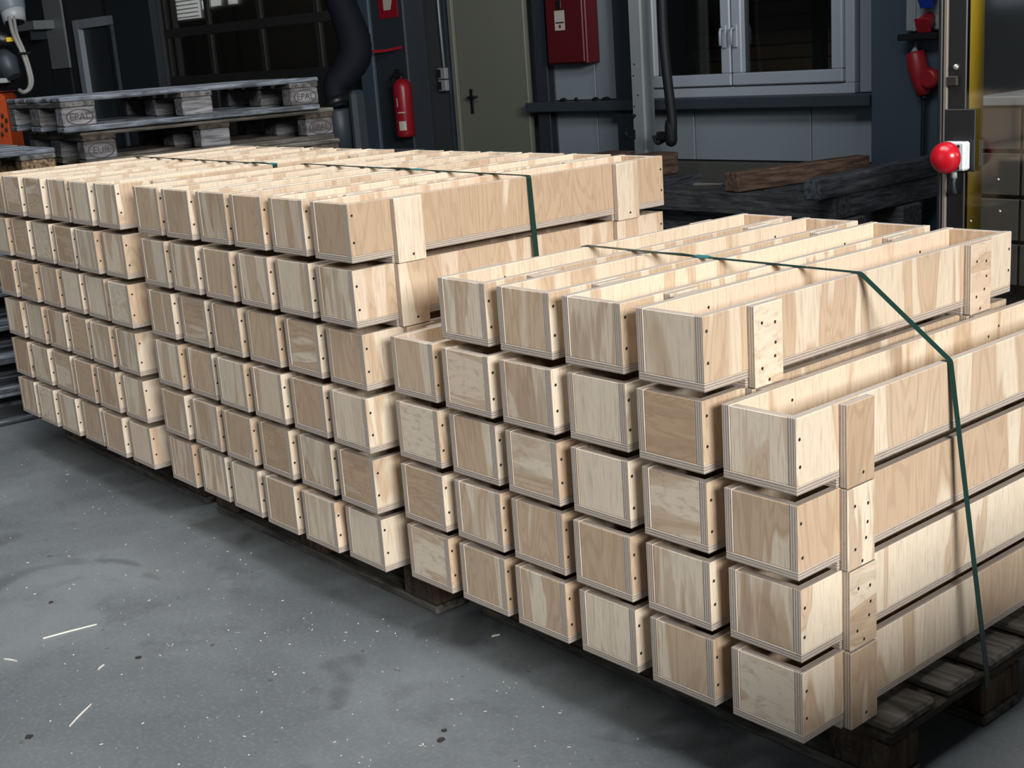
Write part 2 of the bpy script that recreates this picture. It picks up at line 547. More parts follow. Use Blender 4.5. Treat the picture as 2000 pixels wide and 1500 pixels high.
def wpart(name, s0, s1, d0, d1, z0, z1, m, parent=None, b=0.004, label=None):
    """a piece in wall coordinates: d counts towards the hall"""
    o = link(name, B1(s0, s1, -d1, -d0, z0, z1, m, b).mesh(name), parent)
    if label:
        o['label'] = label
    return o


# white cladding panels of the back wall, one by one
G4 = 0.004
for s0, s1, z0, z1 in ((-6.78, -6.28, 0.475, 0.85), (-6.28, -5.30, 0.475, 0.85), (-5.30, -4.28, 0.475, 0.85), (-4.28, -3.30, 0.475, 0.85),
                       (-6.78, -6.28, 0.935, 2.9), (-6.28, -5.80, 0.935, 2.9), (-3.90, -3.30, 0.935, 2.9)):
    wpart('cladding_panel', s0 + G4, s1 - G4, 0.0, 0.03, z0, z1, 'panel', wback)
wpart('plinth', -6.95, -2.2, 0.0, 0.10, 0.0, 0.465, 'plinth', wback, 0.01)
for s0, s1 in ((-9.3, -8.75), (-8.75, -8.06)):
    wpart('cladding_panel', s0 + G4, s1 - G4, 0.0, 0.03, 0.1, 2.9, 'wall', wback)
for s0, s1 in ((-18.0, -16.9), (-16.9, -15.98)):
    wpart('cladding_panel', s0 + G4, s1 - G4, 0.0, 0.03, 0.1, 2.9, 'cold', wback)
rail = link('trim_1', B1(-6.93, -3.72, -0.20, 0, 0.855, 0.93, 'rail', 0.006).mesh('trim'), None, tuple(WO), WA)
rail['kind'] = 'structure'; rail['label'] = 'slate grey steel rail under the window'


def column(label, s0, s1, d, m, z1=5.2):
    c = wall_thing('steel_column', label, 'column', (s0 + s1) / 2, 0, 0)
    h = (s1 - s0) / 2
    t = 0.014
    part('flange', B1(-h, h, -d, -d + t, 0, z1, m, 0.002), c)
    part('flange', B1(-h, h, -t - 0.031, -0.031, 0, z1, m, 0.002), c)
    part('web', B1(-t, t, -d + t, -t - 0.031, 0, z1, m), c)
    part('base_plate', B1(-h - 0.05, h + 0.05, -d - 0.05, -0.031, 0, 0.02, m, 0.003), c)
    return c


column('slate grey steel column between fire cabinet and pale post', wall_px(1199, 100, 0.16)[0], wall_px(1199, 100, 0.16)[0] + 0.24, 0.16, 'cold')
column('dark steel door post left of the red fire cabinet', wall_px(1043, 100, 0.12)[0], wall_px(1066, 100, 0.12)[0], 0.12, 'cold')


def box_column(label, s0, s1, d0, d1, m, z1=5.2, name='steel_column'):
    c = wall_thing(name, label, 'column', (s0 + s1) / 2, 0, d0)
    h = (s1 - s0) / 2; d = d1 - d0
    part('shaft', B1(-h, h, -d, 0, 0, z1, m, 0.012), c)
    part('base_plate', B1(-h - 0.06, h + 0.06, -d - 0.06, 0, 0, 0.02, m, 0.004), c)
    return c


sA = wall_px(1700, 200, 0.30)[0]; sB = wall_px(1832, 200, 0.30)[0]
bigcol = box_column('broad blue-grey steel column carrying the red power sockets', sA, sB + 0.03, 0.035, 0.30, 'col')
sA = wall_px(736, 150, 0.28)[0]; sB = wall_px(812, 150, 0.28)[0]
box_column('dark grey steel column with fire extinguisher and red sign', sA, sB - 0.1, 0.035, 0.28, 'cold')
sA = wall_px(704, 150, 0.3)[0]; sB = wall_px(735, 150, 0.3)[0]
box_column('slim lighter steel post left of the fire extinguisher column', sA, sB - 0.03, 0.035, 0.3, 'col')
sA = wall_px(210, 60, 0.1)[0]; sB = wall_px(298, 60, 0.1)[0]
box_column('wide black-grey column left of the glazed gate', sA, sB, 0.001, 0.1, 'cold')
sA, _ = wall_px(1231, 150, 0.42); sB, _ = wall_px(1256, 150, 0.42)
hw = (sB - sA) / 2
post = wall_thing('square_post', 'pale grey square steel post standing before the window', 'post', (sA + sB) / 2, 0, 0.42 - hw)
part('shaft', B1(-hw, hw, -hw, hw, 0.015, 5.2, 'post', 0.012), post)
part('base_plate', B1(-hw - 0.06, hw + 0.06, -hw - 0.06, hw + 0.06, 0, 0.015, 'post', 0.003), post)
for z in (1.2, 1.12, 0.98, 0.9):
    g = MB(); g.lathe([(0.006, 0), (0.006, 0.003), (0.001, 0.004)], 'hole', 8, '-y'); part('bolt', g, post, (RND.uniform(-.04, .03), -hw, z))

# window
s0, s1, z0, z1 = WIN
win = link('window_1', None, None, tuple(WO), WA); win['kind'] = 'structure'; win['label'] = 'white double casement window with dark glass'
fr = 0.07
for a, b, c, d in ((s0, s1, z0, z0 + fr), (s0, s1, z1 - fr, z1)):
    wpart('frame_bar', a, b, -0.02, 0.06, c, d, 'white', win, 0.006)
for a, b in ((s0, s0 + fr), (s1 - fr, s1)):
    wpart('frame_bar', a, b, -0.02, 0.06, z0 + fr, z1 - fr, 'white', win, 0.006)
mid = -4.905
for a, b in ((s0 + fr + 0.006, mid - 0.006), (mid + 0.006, s1 - fr - 0.006)):
    sash = link('sash', None, win)
    c0, c1 = z0 + fr + 0.008, z1 - fr - 0.006; w_ = 0.085
    wpart('sash_bar', a, b, 0.0, 0.085, c0, c0 + w_, 'white', sash, 0.008)
    wpart('sash_bar', a, b, 0.0, 0.085, c1 - w_, c1, 'white', sash, 0.008)
    wpart('sash_bar', a, a + w_, 0.0, 0.085, c0 + w_, c1 - w_, 'white', sash, 0.008)
    wpart('sash_bar', b - w_, b, 0.0, 0.085, c0 + w_, c1 - w_, 'white', sash, 0.008)
    wpart('pane', a + w_ - 0.01, b - w_ + 0.01, 0.03, 0.036, c0 + w_ - 0.01, c1 - w_ + 0.01, 'glass', sash, 0)
    hx = b - w_ / 2 if a < mid - 0.2 else a + w_ / 2
    g = MB(); g.box(hx - 0.02, hx + 0.02, -0.10, -0.085, 1.27, 1.43, 'white', 0.005)
    g.tube([(hx, -0.095, 1.40), (hx, -0.135, 1.40), (hx, -0.14, 1.38), (hx, -0.14, 1.29)], 0.011, 'white', 8)
    link('window_handle', g.mesh('window_handle'), sash)
# stacked planks seen dimly through the window
for k in range(11):
    p = WO + WE * (-4.5 + RND.uniform(-.05, .05)) - WN * 1.6
    o = link('stored_plank', B1(-2.0, 1.6, -0.1, 0.1, 0, 0.11, 'brownroom', 0.01).mesh('plank'), None, (p.x, p.y, 0.9 + k * 0.116), WA)
    tag(o, 'brown plank behind the window glass, %s from the bottom of its stack' % ['first', 'second', 'third', 'fourth', 'fifth', 'sixth', 'seventh', 'eighth', 'ninth', 'tenth', 'eleventh'][k], 'plank', 'planks behind the window')
p = WO + WE * -4.5 - WN * 1.6
o = link('storage_rack', None, None, (p.x, p.y, 0), WA); tag(o, 'dark rack carrying planks behind the window', 'rack')
for dx in (-0.7, 0.0, 0.7):
    part('upright', B1(dx - 0.05, dx + 0.05, -0.18, -0.11, 0, 2.3, 'dark', 0.004), o)
part('shelf', B1(-2.0, 1.6, -0.11, 0.12, 0.85, 0.895, 'dark', 0.004), o)

# door
dr = link('door_1', None, None, tuple(WO), WA); dr['kind'] = 'structure'; dr['label'] = 'plain olive grey steel door with black lever handle'
wpart('leaf', -7.865, -7.01, 0.02, 0.075, 0.02, 2.1, 'door', dr, 0.006)
wpart('frame_jamb', -7.93, -7.875, 0.0, 0.10, 0.0, 2.16, 'door', dr, 0.006)
wpart('frame_head', -7.93, -7.0, 0.0, 0.10, 2.11, 2.16, 'door', dr, 0.006)
hs, hz = wall_px(922, 190, 0.075)
g = MB(); g.box(hs - 0.02, hs + 0.02, -0.085, -0.075, hz - 0.14, hz + 0.07, 'black', 0.008); wh = link('handle_plate', g.mesh('handle_plate'), dr)
g = MB(); g.tube([(hs, -0.08, hz), (hs, -0.13, hz), (hs + 0.02, -0.135, hz), (hs + 0.13, -0.135, hz + 0.005)], 0.011, 'black', 8)
link('lever', g.mesh('lever'), wh)
box_column('bluish steel post along the door jamb', -8.05, -7.935, 0.001, 0.05, 'col')

# switch boxes and conduit left of the door
s_, z_ = wall_px(868, 155, 0.05)
sw = wall_thing('light_switch', 'pair of stacked grey light switches on conduit left of door', 'switch', s_, z_, 0.031)
for dz in (-0.052, 0.052):
    part('switch_box', B1(-0.05, 0.055, -0.055, 0, dz - 0.048, dz + 0.048, 'gplast', 0.006), sw)
    part('rocker', B1(-0.042, 0.0, -0.06, -0.055, dz - 0.036, dz + 0.036, 'black', 0.003), sw)
g = MB(); g.tube([(0.01, -0.02, 0.1), (0.0, -0.02, 0.5), (-0.01, -0.02, 2.2)], 0.011, 'gplast', 8); part('conduit', g, sw)

# fire hose cabinet
s_a, z_a = wall_px(1069, 128, 0.2); s_b, _ = wall_px(1144, 123, 0.2)
cab = wall_thing('fire_hose_cabinet', 'dark red fire hose cabinet with white sticker', 'cabinet', (s_a + s_b) / 2, z_a, 0.031)
hw = (s_b - s_a) / 2
part('body', B1(-hw, hw, -0.145, 0, 0, 0.85, 'redd', 0.008), cab)
part('cabinet_door', B1(-hw + 0.012, hw - 0.012, -0.169, -0.146, 0.012, 0.838, 'redd', 0.008), cab)
sx, sz = wall_px(1093, 40, 0.2); sx -= (s_a + s_b) / 2; sz -= z_a
st = part('sticker', B1(sx - 0.055, sx + 0.055, -0.1705, -0.1692, sz - 0.075, sz + 0.075, 'sign'), cab, label='white sticker')
link('sticker_line', B1(sx - 0.045, sx + 0.045, -0.1712, -0.1706, sz - 0.022, sz - 0.012, 'black').mesh('sticker_line'), st)
link('sticker_mark', B1(sx - 0.012, sx + 0.012, -0.1712, -0.1706, sz - 0.058, sz - 0.034, 'redp').mesh('sticker_mark'), st)
part('latch', B1(sx - 0.028, sx + 0.028, -0.178, -0.1692, sz + 0.085, sz + 0.15, 'black', 0.006), cab)

# bits lying on the rail
for px, w_, m, lab in ((1100, 0.07, 'black', 'small black offcut lying leftmost on the window rail'), (1125, 0.025, 'black', 'tiny dark nut on the window rail beside the offcut'),
                       (1163, 0.06, 'black', 'small black block on the window rail at the panel seam'), (1183, 0.08, 'rubber', 'flat black strip on the window rail near the column')):
    s_, _ = wall_px(px, 195, 0.12)
    c = wall_thing('rail_scrap', lab, 'scrap', s_, 0.93, 0.12)
    g = MB(); g.prism([(-w_ / 2, 0), (w_ / 2, 0), (w_ / 2 * 0.9, 0.018), (w_ * 0.1, 0.03), (-w_ * 0.35, 0.02)], -0.012, 0.012, m); part('piece', g, c)

# hanging black hoses before the window
def hang(label, pts, r, d, m='rubber', name='hanging_hose', cat='hose', end=None):
    P = []
    for px, py in pts:
        s_, z_ = wall_px(px, py, d); P.append((s_, z_))
    c = wall_thing(name, label, cat, P[-1][0], P[-1][1], d)
    q = [(s_ - P[-1][0], 0, z_ - P[-1][1]) for s_, z_ in P]
    g = MB(); g.tube(smooth_path(q, 6), r, m, 10); part('hose', g, c)
    return c, q


hz, q = hang('thick black hose hanging beside the pale post', [(1291, -70), (1295, 60), (1302, 140), (1309, 200), (1313, 245), (1311, 274)], 0.036, 0.55)
g = MB(); g.lathe([(0.01, -0.045), (0.036, -0.03), (0.045, 0.0), (0.043, 0.10), (0.036, 0.14)], 'rubber', 14); part('nozzle', g, hz)
g = MB(); g.tube(smooth_path([(0, 0, 0.03), (-0.07, 0.01, 0.0), (-0.13, 0.0, -0.02), (-0.16, 0.0, 0.03)], 5), 0.014, 'rubber', 8); part('hook', g, hz)
g = MB(); g.box(-0.12, -0.02, -0.03, 0.03, 0.0, 0.06, 'rubber', 0.01); part('clamp', g, hz)
clip, q = hang('torn black rubber flap left of the pale post', [(1240, 225), (1228, 240), (1222, 262), (1236, 270)], 0.012, 0.62, cat='flap', name='rubber_flap')
g = MB(); g.prism([(-0.12, 0.0), (-0.09, 0.025), (-0.05, 0.015), (-0.02, 0.03), (0.02, 0.06), (0.02, -0.01), (-0.04, 0.0), (-0.09, -0.012)], -0.008, 0.008, 'rubber'); part('flap', g, clip)

# power sockets on the blue-grey column
s_a, z_a = wall_px(1772, 62, 0.33); s_b, _ = wall_px(1832, 60, 0.33)
sk = wall_thing('power_socket_panel', 'white socket board with blue and red power outlets on column', 'socket board', s_a, z_a, 0.302)
W_ = s_b - s_a + 0.02
part('board', B1(0, W_, -0.05, 0, 0, 0.62, 'gplast', 0.008), sk)
part('conduit', B1(0.055, 0.075, -0.062, -0.05, 0.0, 0.6, 'gplast', 0.003), sk)
part('shelf', B1(-0.01, W_ + 0.02, -0.13, 0, -0.05, -0.012, 'black', 0.005), sk)
def cee(name, m, cx, cz, lab):
    g = MB(); g.lathe([(0.036, 0.0), (0.036, 0.02), (0.046, 0.03), (0.05, 0.085), (0.052, 0.09), (0.04, 0.09)], m, 16, '-y')
    o = part(name, g, sk, (cx, -0.05, cz), lab); o.rotation_euler = (0.5, 0, 0)
    g = MB(); g.box(-0.045, 0.045, -0.10, -0.088, -0.045, 0.05, m, 0.012); l = link('lid', g.mesh('lid'), o)
cee('red_socket', 'redp', W_ - 0.06, 0.075, 'red power socket'); cee('blue_socket', 'blue', W_ - 0.045, 0.215, 'blue power socket')
# red plug hanging below
pts = [(1790, 66), (1788, 80), (1787, 100)]
pp = [at_depth(px, py, (WO + WN * 0.36 - CAM).dot(WN) / ray(px, py).dot(WN)) for px, py in [(1787, 102), (1797, 150), (1804, 186), (1803, 232), (1801, 330)]]
plug = thing('power_plug', 'dark red power connector hanging on black cable from column', 'plug', tuple(pp[-1]))
loc = lambda p: tuple(Vector(p) - pp[-1])
top = at_depth(1791, 78, (pp[0] - CAM).dot(FW))
g = MB(); g.tube([loc(top), loc(pp[0] + Vector((0, 0, .02)))], 0.006, 'gplast', 8); part('hanger', g, plug)
g = MB(); g.tube([loc(pp[0] + Vector((0, 0, 0.03))), loc(pp[0])], [0.008, 0.028], 'gplast', 10); part('collar', g, plug)
ax = (pp[1] - pp[0])
g = MB(); g.tube([loc(pp[0]), loc(pp[0] + ax * 0.1), loc(pp[0] + ax * 0.75), loc(pp[1]), loc(pp[1] + (pp[2] - pp[1]) * 0.5), loc(pp[2])], [0.052, 0.058, 0.062, 0.058, 0.046, 0.038], 'redp', 14)
pb = part('plug_body', g, plug)
g = MB(); g.lathe([(0.045, -0.03), (0.062, -0.018), (0.062, 0.018), (0.045, 0.03)], 'redp', 16, '-y'); part('lid', g, plug, loc(pp[1] + Vector((0.075, -0.02, -0.01))))
g = MB(); g.tube([loc(pp[2]), loc(pp[2] - Vector((0, 0, .03)))], [0.026, 0.014], 'black', 10); part('cable_gland', g, plug)
g = MB(); g.tube([loc(p) for p in smooth_path([pp[2], pp[3], pp[4]], 6)], 0.013, 'rubber', 8); part('cable', g, plug)

# fire extinguisher and sign on the dark column
s_, z_ = wall_px(793, 268, 0.38)
ex = wall_thing('fire_extinguisher', 'red fire extinguisher hung on the dark column', 'extinguisher', s_, z_, 0.375)
g = MB(); g.lathe([(0.05, 0.0), (0.078, 0.008), (0.084, 0.03), (0.084, 0.43), (0.078, 0.465), (0.055, 0.495), (0.03, 0.51)], 'red', 24); part('cylinder', g, ex)
g = MB(); g.lathe([(0.03, 0.505), (0.03, 0.53), (0.022, 0.535), (0.022, 0.56)], 'black', 12); g.box(-0.07, 0.02, -0.014, 0.014, 0.55, 0.568, 'black', 0.004); g.box(-0.085, 0.01, -0.012, 0.012, 0.575, 0.59, 'black', 0.004); part('valve', g, ex)
g = MB(); g.tube(smooth_path([(-0.02, -0.03, 0.54), (-0.085, -0.05, 0.52), (-0.105, -0.02, 0.40), (-0.10, 0.0, 0.15), (-0.095, 0.0, 0.08)], 5), 0.010, 'black', 8); part('hose', g, ex)
def curved_label(nm, z0, z1, a0, a1, m, r=0.0852):
    g = MB(); mi = g.mat(m); n = 8
    for k in range(n + 1):
        a = a0 + (a1 - a0) * k / n
        for z in (z0, z1):
            g.v.append((r * cos(a), r * sin(a), z))
    for k in range(n):
        g.face([2 * k, 2 * k + 2, 2 * k + 3, 2 * k + 1], mi, True)
    return part(nm, g, ex, label=nm.replace('_', ' '))
curved_label('white_label', 0.065, 0.145, -1.35, -0.55, 'sign'); curved_label('label_stripe', 0.215, 0.225, -1.4, -0.6, 'sign'); curved_label('label_mark', 0.27, 0.345, -1.42, -1.3, 'sign')
part('bracket', B1(-0.02, 0.02, 0.0, 0.094, 0.28, 0.36, 'black', 0.004), ex)
s_a, z_a = wall_px(741, 37, 0.285); s_b, _ = wall_px(778, 37, 0.285)
sg = wall_thing('fire_sign', 'red fire safety sign with white pictogram on dark column', 'sign', (s_a + s_b) / 2, z_a, 0.2815)
hw = (s_b - s_a) / 2
part('plate', B1(-hw, hw, -0.004, 0, 0, hw * 2, 'red', 0.002), sg)
g = MB(); g.prism([(-hw * .45, hw * .5), (hw * .25, hw * .5), (hw * .45, hw), (hw * .45, hw * 1.7), (-hw * .45, hw * 1.7)], -0.0055, -0.0042, 'sign'); part('pictogram', g, sg)
# red and white barrier tape between hose and column
a = WO + WN * 0.5 + WE * wall_px(665, 86, 0.5)[0]; b = WO + WN * 0.285 + WE * wall_px(785, 92, 0.285)[0]
za = wall_px(665, 86, 0.5)[1]; zb = wall_px(785, 92, 0.285)[1]
tp = thing('barrier_tape', 'thin red barrier tape stretched to the dark column', 'tape', (a.x, a.y, za - 0.012))
g = MB(); mi = g.mat('redp')
for k in range(9):
    t = k / 8; p = a.lerp(b, t) - a; z = (zb - za) * t - 0.05 * sin(pi * t)
    for dz in (0, 0.024):
        for dd in (0, 0.002):
            g.v.append((p.x + WN.x * dd, p.y + WN.y * dd, z + dz))
for k in range(8):
    i = 4 * k
    for q_ in ((i, i + 2, i + 6, i + 4), (i + 1, i + 5, i + 7, i + 3), (i + 2, i + 3, i + 7, i + 6), (i, i + 4, i + 5, i + 1)):
        g.face(list(q_), mi)
part('ribbon', g, tp)

# glazed sectional gate
gate = link('door_2', None, None, tuple(WO), WA); gate['kind'] = 'structure'; gate['label'] = 'dark glazed sectional gate'
zr = [0.1, 0.62, 1.27, 1.80, 2.4, 3.0]; sm = [GATE[0], -12.17, -11.13, -10.1, GATE[1]]
for z in zr:
    wpart('gate_rail', GATE[0], GATE[1], -0.10, -0.05, z - 0.05, z + 0.05, 'gate', gate, 0.005)
for k, s_ in enumerate(sm):
    w_ = 0.07 if k in (0, 4) else 0.04
    wpart('gate_stile', s_ - w_, s_ + w_, -0.09, -0.055, 0.1, 3.0, 'gate', gate, 0.005)
for i in range(5):
    for j in range(4):
        wpart('pane', sm[j] + 0.03, sm[j + 1] - 0.03, -0.078, -0.072, zr[i] + 0.04, zr[i + 1] - 0.04, 'gglass' if i > 1 else 'gate', gate, 0)
# daylight louvre behind the gate
sL, zL = wall_px(338, 41, -0.8); sR, _ = wall_px(386, 30, -0.8)
p = WO + WE * ((sL + sR) / 2) - WN * 0.8
lv = thing('louvre_window', 'bright slatted louvre glimpsed through the dark gate panes', 'louvre', (p.x, p.y, zL), WA)
hw = (sR - sL) / 2
part('backing', B1(-hw, hw, 0.03, 0.05, 0, 0.6, 'lit'), lv, label='bright daylight')
part('frame', B1(-hw, hw, -0.02, 0.03, -0.05, 0, 'dark'), lv)
for k in range(12):
    part('slat', B1(-hw, hw, -0.01, 0.02, 0.02 + k * 0.048, 0.032 + k * 0.048, 'grey'), lv)
part('stand', B1(-0.05, 0.05, 0.0, 0.05, -zL, -0.05, 'dark'), lv)
for px0, px1, py in ((396, 408, 18), (412, 430, 13), (446, 462, 9)):
    sL, zL = wall_px(px0, py, -0.9); sR, _ = wall_px(px1, py, -0.9); p = WO + WE * ((sL + sR) / 2) - WN * 0.9
    o = thing('rooflight', {396: 'small bright skylight nearest the louvre behind the gate', 412: 'wider bright skylight in the middle behind the gate', 446: 'dim bright skylight rightmost behind the gate'}[px0], 'skylight', (p.x, p.y, zL), WA)
    h_ = (sR - sL) / 2
    part('pane', B1(-h_, h_, 0, 0.02, 0, 0.1, 'lit'), o); part('frame', B1(-h_ - 0.02, h_ + 0.02, 0, 0.02, -0.03, 0, 'dark'), o); part('stand', B1(-0.03, 0.03, 0, 0.02, -zL, -0.03, 'dark'), o)

# pale frame and panel at the far left
s_a, z_a = wall_px(147, 40, 0.05); s_b, _ = wall_px(222, 40, 0.05)
w2 = link('window_2', None, None, tuple(WO), WA); w2['kind'] = 'structure'; w2['label'] = 'pale framed dark doorway at far left'
wpart('frame_bar', s_a, s_a + 0.14, 0.0, 0.10, 0.0, z_a, 'white', w2)
wpart('frame_bar', s_a + 0.14, s_a + 1.1, 0.0, 0.10, z_a - 0.11, z_a, 'white', w2)
wpart('frame_bar', s_a + 1.0, s_a + 1.1, 0.0, 0.10, 0.0, z_a - 0.11, 'white', w2)
wpart('pane', s_a + 0.14, s_a + 1.0, 0.0, 0.03, 0.0, z_a - 0.11, 'cold', w2, 0)
s_a, z_a = wall_px(105, 135, 0.04); s_b, _ = wall_px(140, 135, 0.04)
pn = wall_thing('wall_board', 'pale grey upright board left of the pale door frame', 'board', (s_a + s_b) / 2, 0, 0.033)
part('board', B1(-(s_b - s_a) / 2, (s_b - s_a) / 2, -0.03, 0, z_a, 3.2, 'gplast', 0.004), pn); part('lower_board', B1(-(s_b - s_a) / 2, (s_b - s_a) / 2, -0.03, 0, 0.02, z_a - 0.01, 'cold', 0.004), pn)
s_a, z_a = wall_px(38, 62, 0.3); s_b, _ = wall_px(72, 58, 0.3)
sh = wall_thing('wall_shelf', 'short pale shelf on wall behind the robot', 'shelf', (s_a + s_b) / 2, z_a, 0.033)
part('shelf_board', B1(-(s_b - s_a) / 2 - .1, (s_b - s_a) / 2, -0.3, 0, 0, 0.11, 'gplast', 0.005), sh); part('bracket', B1(-0.02, 0.02, -0.25, 0, -0.12, -0.002, 'cold'), sh)

# big dark navy suction hose with its machine
D_H = 9.2
pts = [(645, -90), (655, -30), (672, 20), (690, 70), (693, 108), (676, 140), (656, 165), (655, 190), (661, 212)]
P = [at_depth(px, py, D_H) for px, py in pts]
base = Vector((P[-1].x, P[-1].y, 0))
hs = thing('suction_hose', 'thick dark navy hose bending down to a grey machine', 'hose', tuple(base))
rr = [0.10, 0.10, 0.105, 0.115, 0.118, 0.105, 0.09, 0.075, 0.072]
Q = smooth_path([p - base for p in P], 6); R_ = []
for i in range(len(Q)):
    t = i / 6; a = int(min(t, len(rr) - 2)); R_.append((rr[a] + (rr[a + 1] - rr[a]) * (t - a)) * (1 + 0.035 * (i % 2)))
g = MB(); g.tube(Q, R_, 'navy', 16); part('hose', g, hs)
z_e = P[-1].z
part('cuff', (lambda g: (g.tube([P[-2] - base + Vector((0, 0, -.02)), P[-1] - base + Vector((0, 0, .01))], 0.086, 'black', 16), g)[1])(MB()), hs)
g = MB(); g.lathe([(0.10, z_e - 0.32), (0.085, z_e - 0.02), (0.07, z_e)], 'cold', 16); part('spout', g, hs)
mc = thing('extraction_machine', 'low grey machine table under the navy hose', 'machine', tuple(base), WA)
part('cabinet', B1(-0.45, 0.28, -0.2, 0.45, 0.02, z_e - 0.45, 'cold', 0.02), mc)
part('table_top', B1(-0.5, 0.32, -0.25, 0.5, z_e - 0.445, z_e - 0.33, 'grey', 0.01), mc)
part('hood', B1(0.11, 0.19, 0.0, 0.12, z_e - 0.325, z_e + 0.12, 'cold', 0.03), mc)

# ------------------------------------------------------------------ pallets
def pallet_meshes(deck, stringer, block, h=0.144, seed=1):
    rr = random.Random(seed)
    ys = [(0, 0.145), (0.1875, 0.2875), (0.3275, 0.4725), (0.5125, 0.6125), (0.655, 0.8)]
    k = h / 0.144
    d = {'deck_board': [], 'stringer': [], 'block': [], 'bottom_board': []}
    for y0, y1 in ys:
        a, b = rr.uniform(-0.008, 0.004), rr.uniform(-0.004, 0.010)
        d['deck_board'].append(B1(a, 1.2 + b, y0, y1, 0.122 * k, 0.144 * k - rr.uniform(0, 0.0015), deck, 0.006).mesh('deck_board'))
    for x0 in (0.0, 0.5275, 1.055):
        d['stringer'].append(B1(x0, x0 + 0.145, 0.001, 0.799, 0.1 * k, 0.122 * k, stringer, 0.004).mesh('stringer'))
        for y0, y1 in ((0, 0.1), (0.3275, 0.4725), (0.7, 0.8)):
            d['block'].append(B1(x0 + 0.002, x0 + 0.143, y0 + .001, y1 - .001, 0.022 * k, 0.1 * k, block, 0.007).mesh('block'))
    for y0, y1 in ((0, 0.1), (0.3275, 0.4725), (0.7, 0.8)):
        d['bottom_board'].append(B1(0.0, 1.2, y0, y1, 0.0, 0.022 * k, deck, 0.004).mesh('bottom_board'))
    return d


PM = {'old': pallet_meshes('pal', 'paly', 'palb', seed=3), 'grey': pallet_meshes('palg', 'palgy', 'palgb', 0.1465, seed=5),
      'mid': pallet_meshes('pal', 'paly', 'palgb', 0.1465, seed=8), 'chip': pallet_meshes('palg', 'palgy', 'chip', 0.14, seed=9)}


def stamp(parent, body, x, y, z, w, h):
    """burnt oval brand on the front of a block"""
    g = MB(); n = 28; mi = g.mat('ink')
    for k in range(n):
        a = 2 * pi * k / n
        for f in (1.0, 0.9):
            for dy in (0.0, -0.0012):
                g.v.append((w / 2 * f * cos(a), dy, h / 2 * f * sin(a)))
    for k in range(n):
        i, j = 4 * k, 4 * ((k + 1) % n)
        g.face([i + 1, i + 3, j + 3, j + 1], mi); g.face([i, i + 1, j + 1, j], mi); g.face([i + 2, j + 2, j + 3, i + 3], mi)
    link('stamp_oval', g.mesh('stamp_oval'), parent, (x, y, z))
    o = link('stamp_letters', text_mesh(body, h * 0.62, 'ink'), parent, (x, y - 0.0006, z)); o.rotation_euler = (pi / 2, 0, 0)


def pallet(kind, loc, rotz, label, group=None, brand=None):
    t = thing('pallet', label, 'pallet', loc, rotz, group)
    for nm, ms in PM[kind].items():
        for i, me in enumerate(ms):
            o = link(nm, me, t)
            if brand and nm == 'block' and i in brand:
                x0 = (0.0, None, None, 0.5275, None, None, 1.055)[i]
                stamp(o, brand[i], x0 + 0.0725, 0.0008, 0.061, 0.118, 0.066)
    return t


# ------------------------------------------------------------------ crates
CW, CH, CP, CL = 0.1616, 0.1372, 0.1547, 1.041        # width, height, layer pitch, length
T = 0.018; RUN = CP - CH; BT = 0.016
CY = (0.118, 0.844); CWD = 0.081
COLP = 0.2
FX, FY, FZ = ('face', 'ey', 'ez'), ('ex', 'face', 'ez'), ('ex', 'ey', 'face')


def crate_mesh(name, *a):
    return B1(*a).mesh(name)


ZB = RUN + BT
CM = [  # name, mesh (all in the crate's own coordinates, resting on z = 0)
    ('bottom_panel', crate_mesh('bottom_panel', 0, CW, 0, CL, RUN, ZB - .0002, ('ez', 'ez', 'face'), 0.0012)),
    ('side_panel', crate_mesh('side_panel', 0, T, 0, CL, ZB, CP, ('face', 'ex', 'ex'), 0.0012)),
    ('side_panel', crate_mesh('side_panel', CW - T, CW, 0, CL, ZB, CP, ('face', 'ex', 'ex'), 0.0012)),
    ('end_panel', crate_mesh('end_panel', T + .0003, CW - T - .0003, 0.0006, T, ZB, CP - .0008, ('ey', 'face', 'ey'), 0.0012)),
    ('end_panel', crate_mesh('end_panel', T + .0003, CW - T - .0003, CL - T, CL - .0006, ZB, CP - .0008, ('ey', 'face', 'ey'), 0.0012)),
]
for y in CY:
    CM.append(('runner', crate_mesh('runner', 0.001, CW - .001, y - 0.006, y + CWD - .002, 0.0006, RUN - .0003, ('ez', 'ez', 'face'), 0.001)))
    CM.append(('cleat', crate_mesh('cleat', -T, -.0003, y, y + CWD, 0.0008, CP - 0.0012, ('face', 'ex', 'ex'), 0.0014)))
    CM.append(('cleat', crate_mesh('cleat', CW + .0003, CW + T, y, y + CWD, 0.0008, CP - 0.0012, ('face', 'ex', 'ex'), 0.0014)))
g = MB(); g.lathe([(0.0036, -0.0006), (0.0036, 0.0003), (0.0030, 0.0004), (0.0026, 0.00015), (0.0008, 0.0001)], ['steel', 'steel', 'hole', 'hole'], 8, 'x')
SCREW = g.mesh('screw')

# measured shifts of single crates in mm (along x, along y)
SHIFT = {('R', 0, 0): (0, -1), ('R', 0, 3): (-3, 4), ('R', 1, 0): (-2, 2), ('R', 1, 4): (-9, 10), ('R', 2, 0): (-1, -2), ('R', 2, 4): (-4, 6), ('R', 3, 0): (1, -1), ('R', 3, 4): (-2, 3),
         ('R', 4, 0): (3, -2), ('R', 4, 1): (1, -2), ('R', 4, 2): (0, -2), ('R', 4, 3): (0, -7), ('R', 4, 4): (9, -8),
         ('R', 5, 0): (5, 0), ('R', 5, 1): (1, 4), ('R', 5, 2): (-1, 1), ('R', 5, 3): (-2, 2),
         ('M', 0, 0): (-2, 0), ('M', 0, 5): (-2, 0), ('M', 5, 0): (-1, 5), ('M', 5, 5): (7, -6), ('L', 0, 0): (0, 0)}
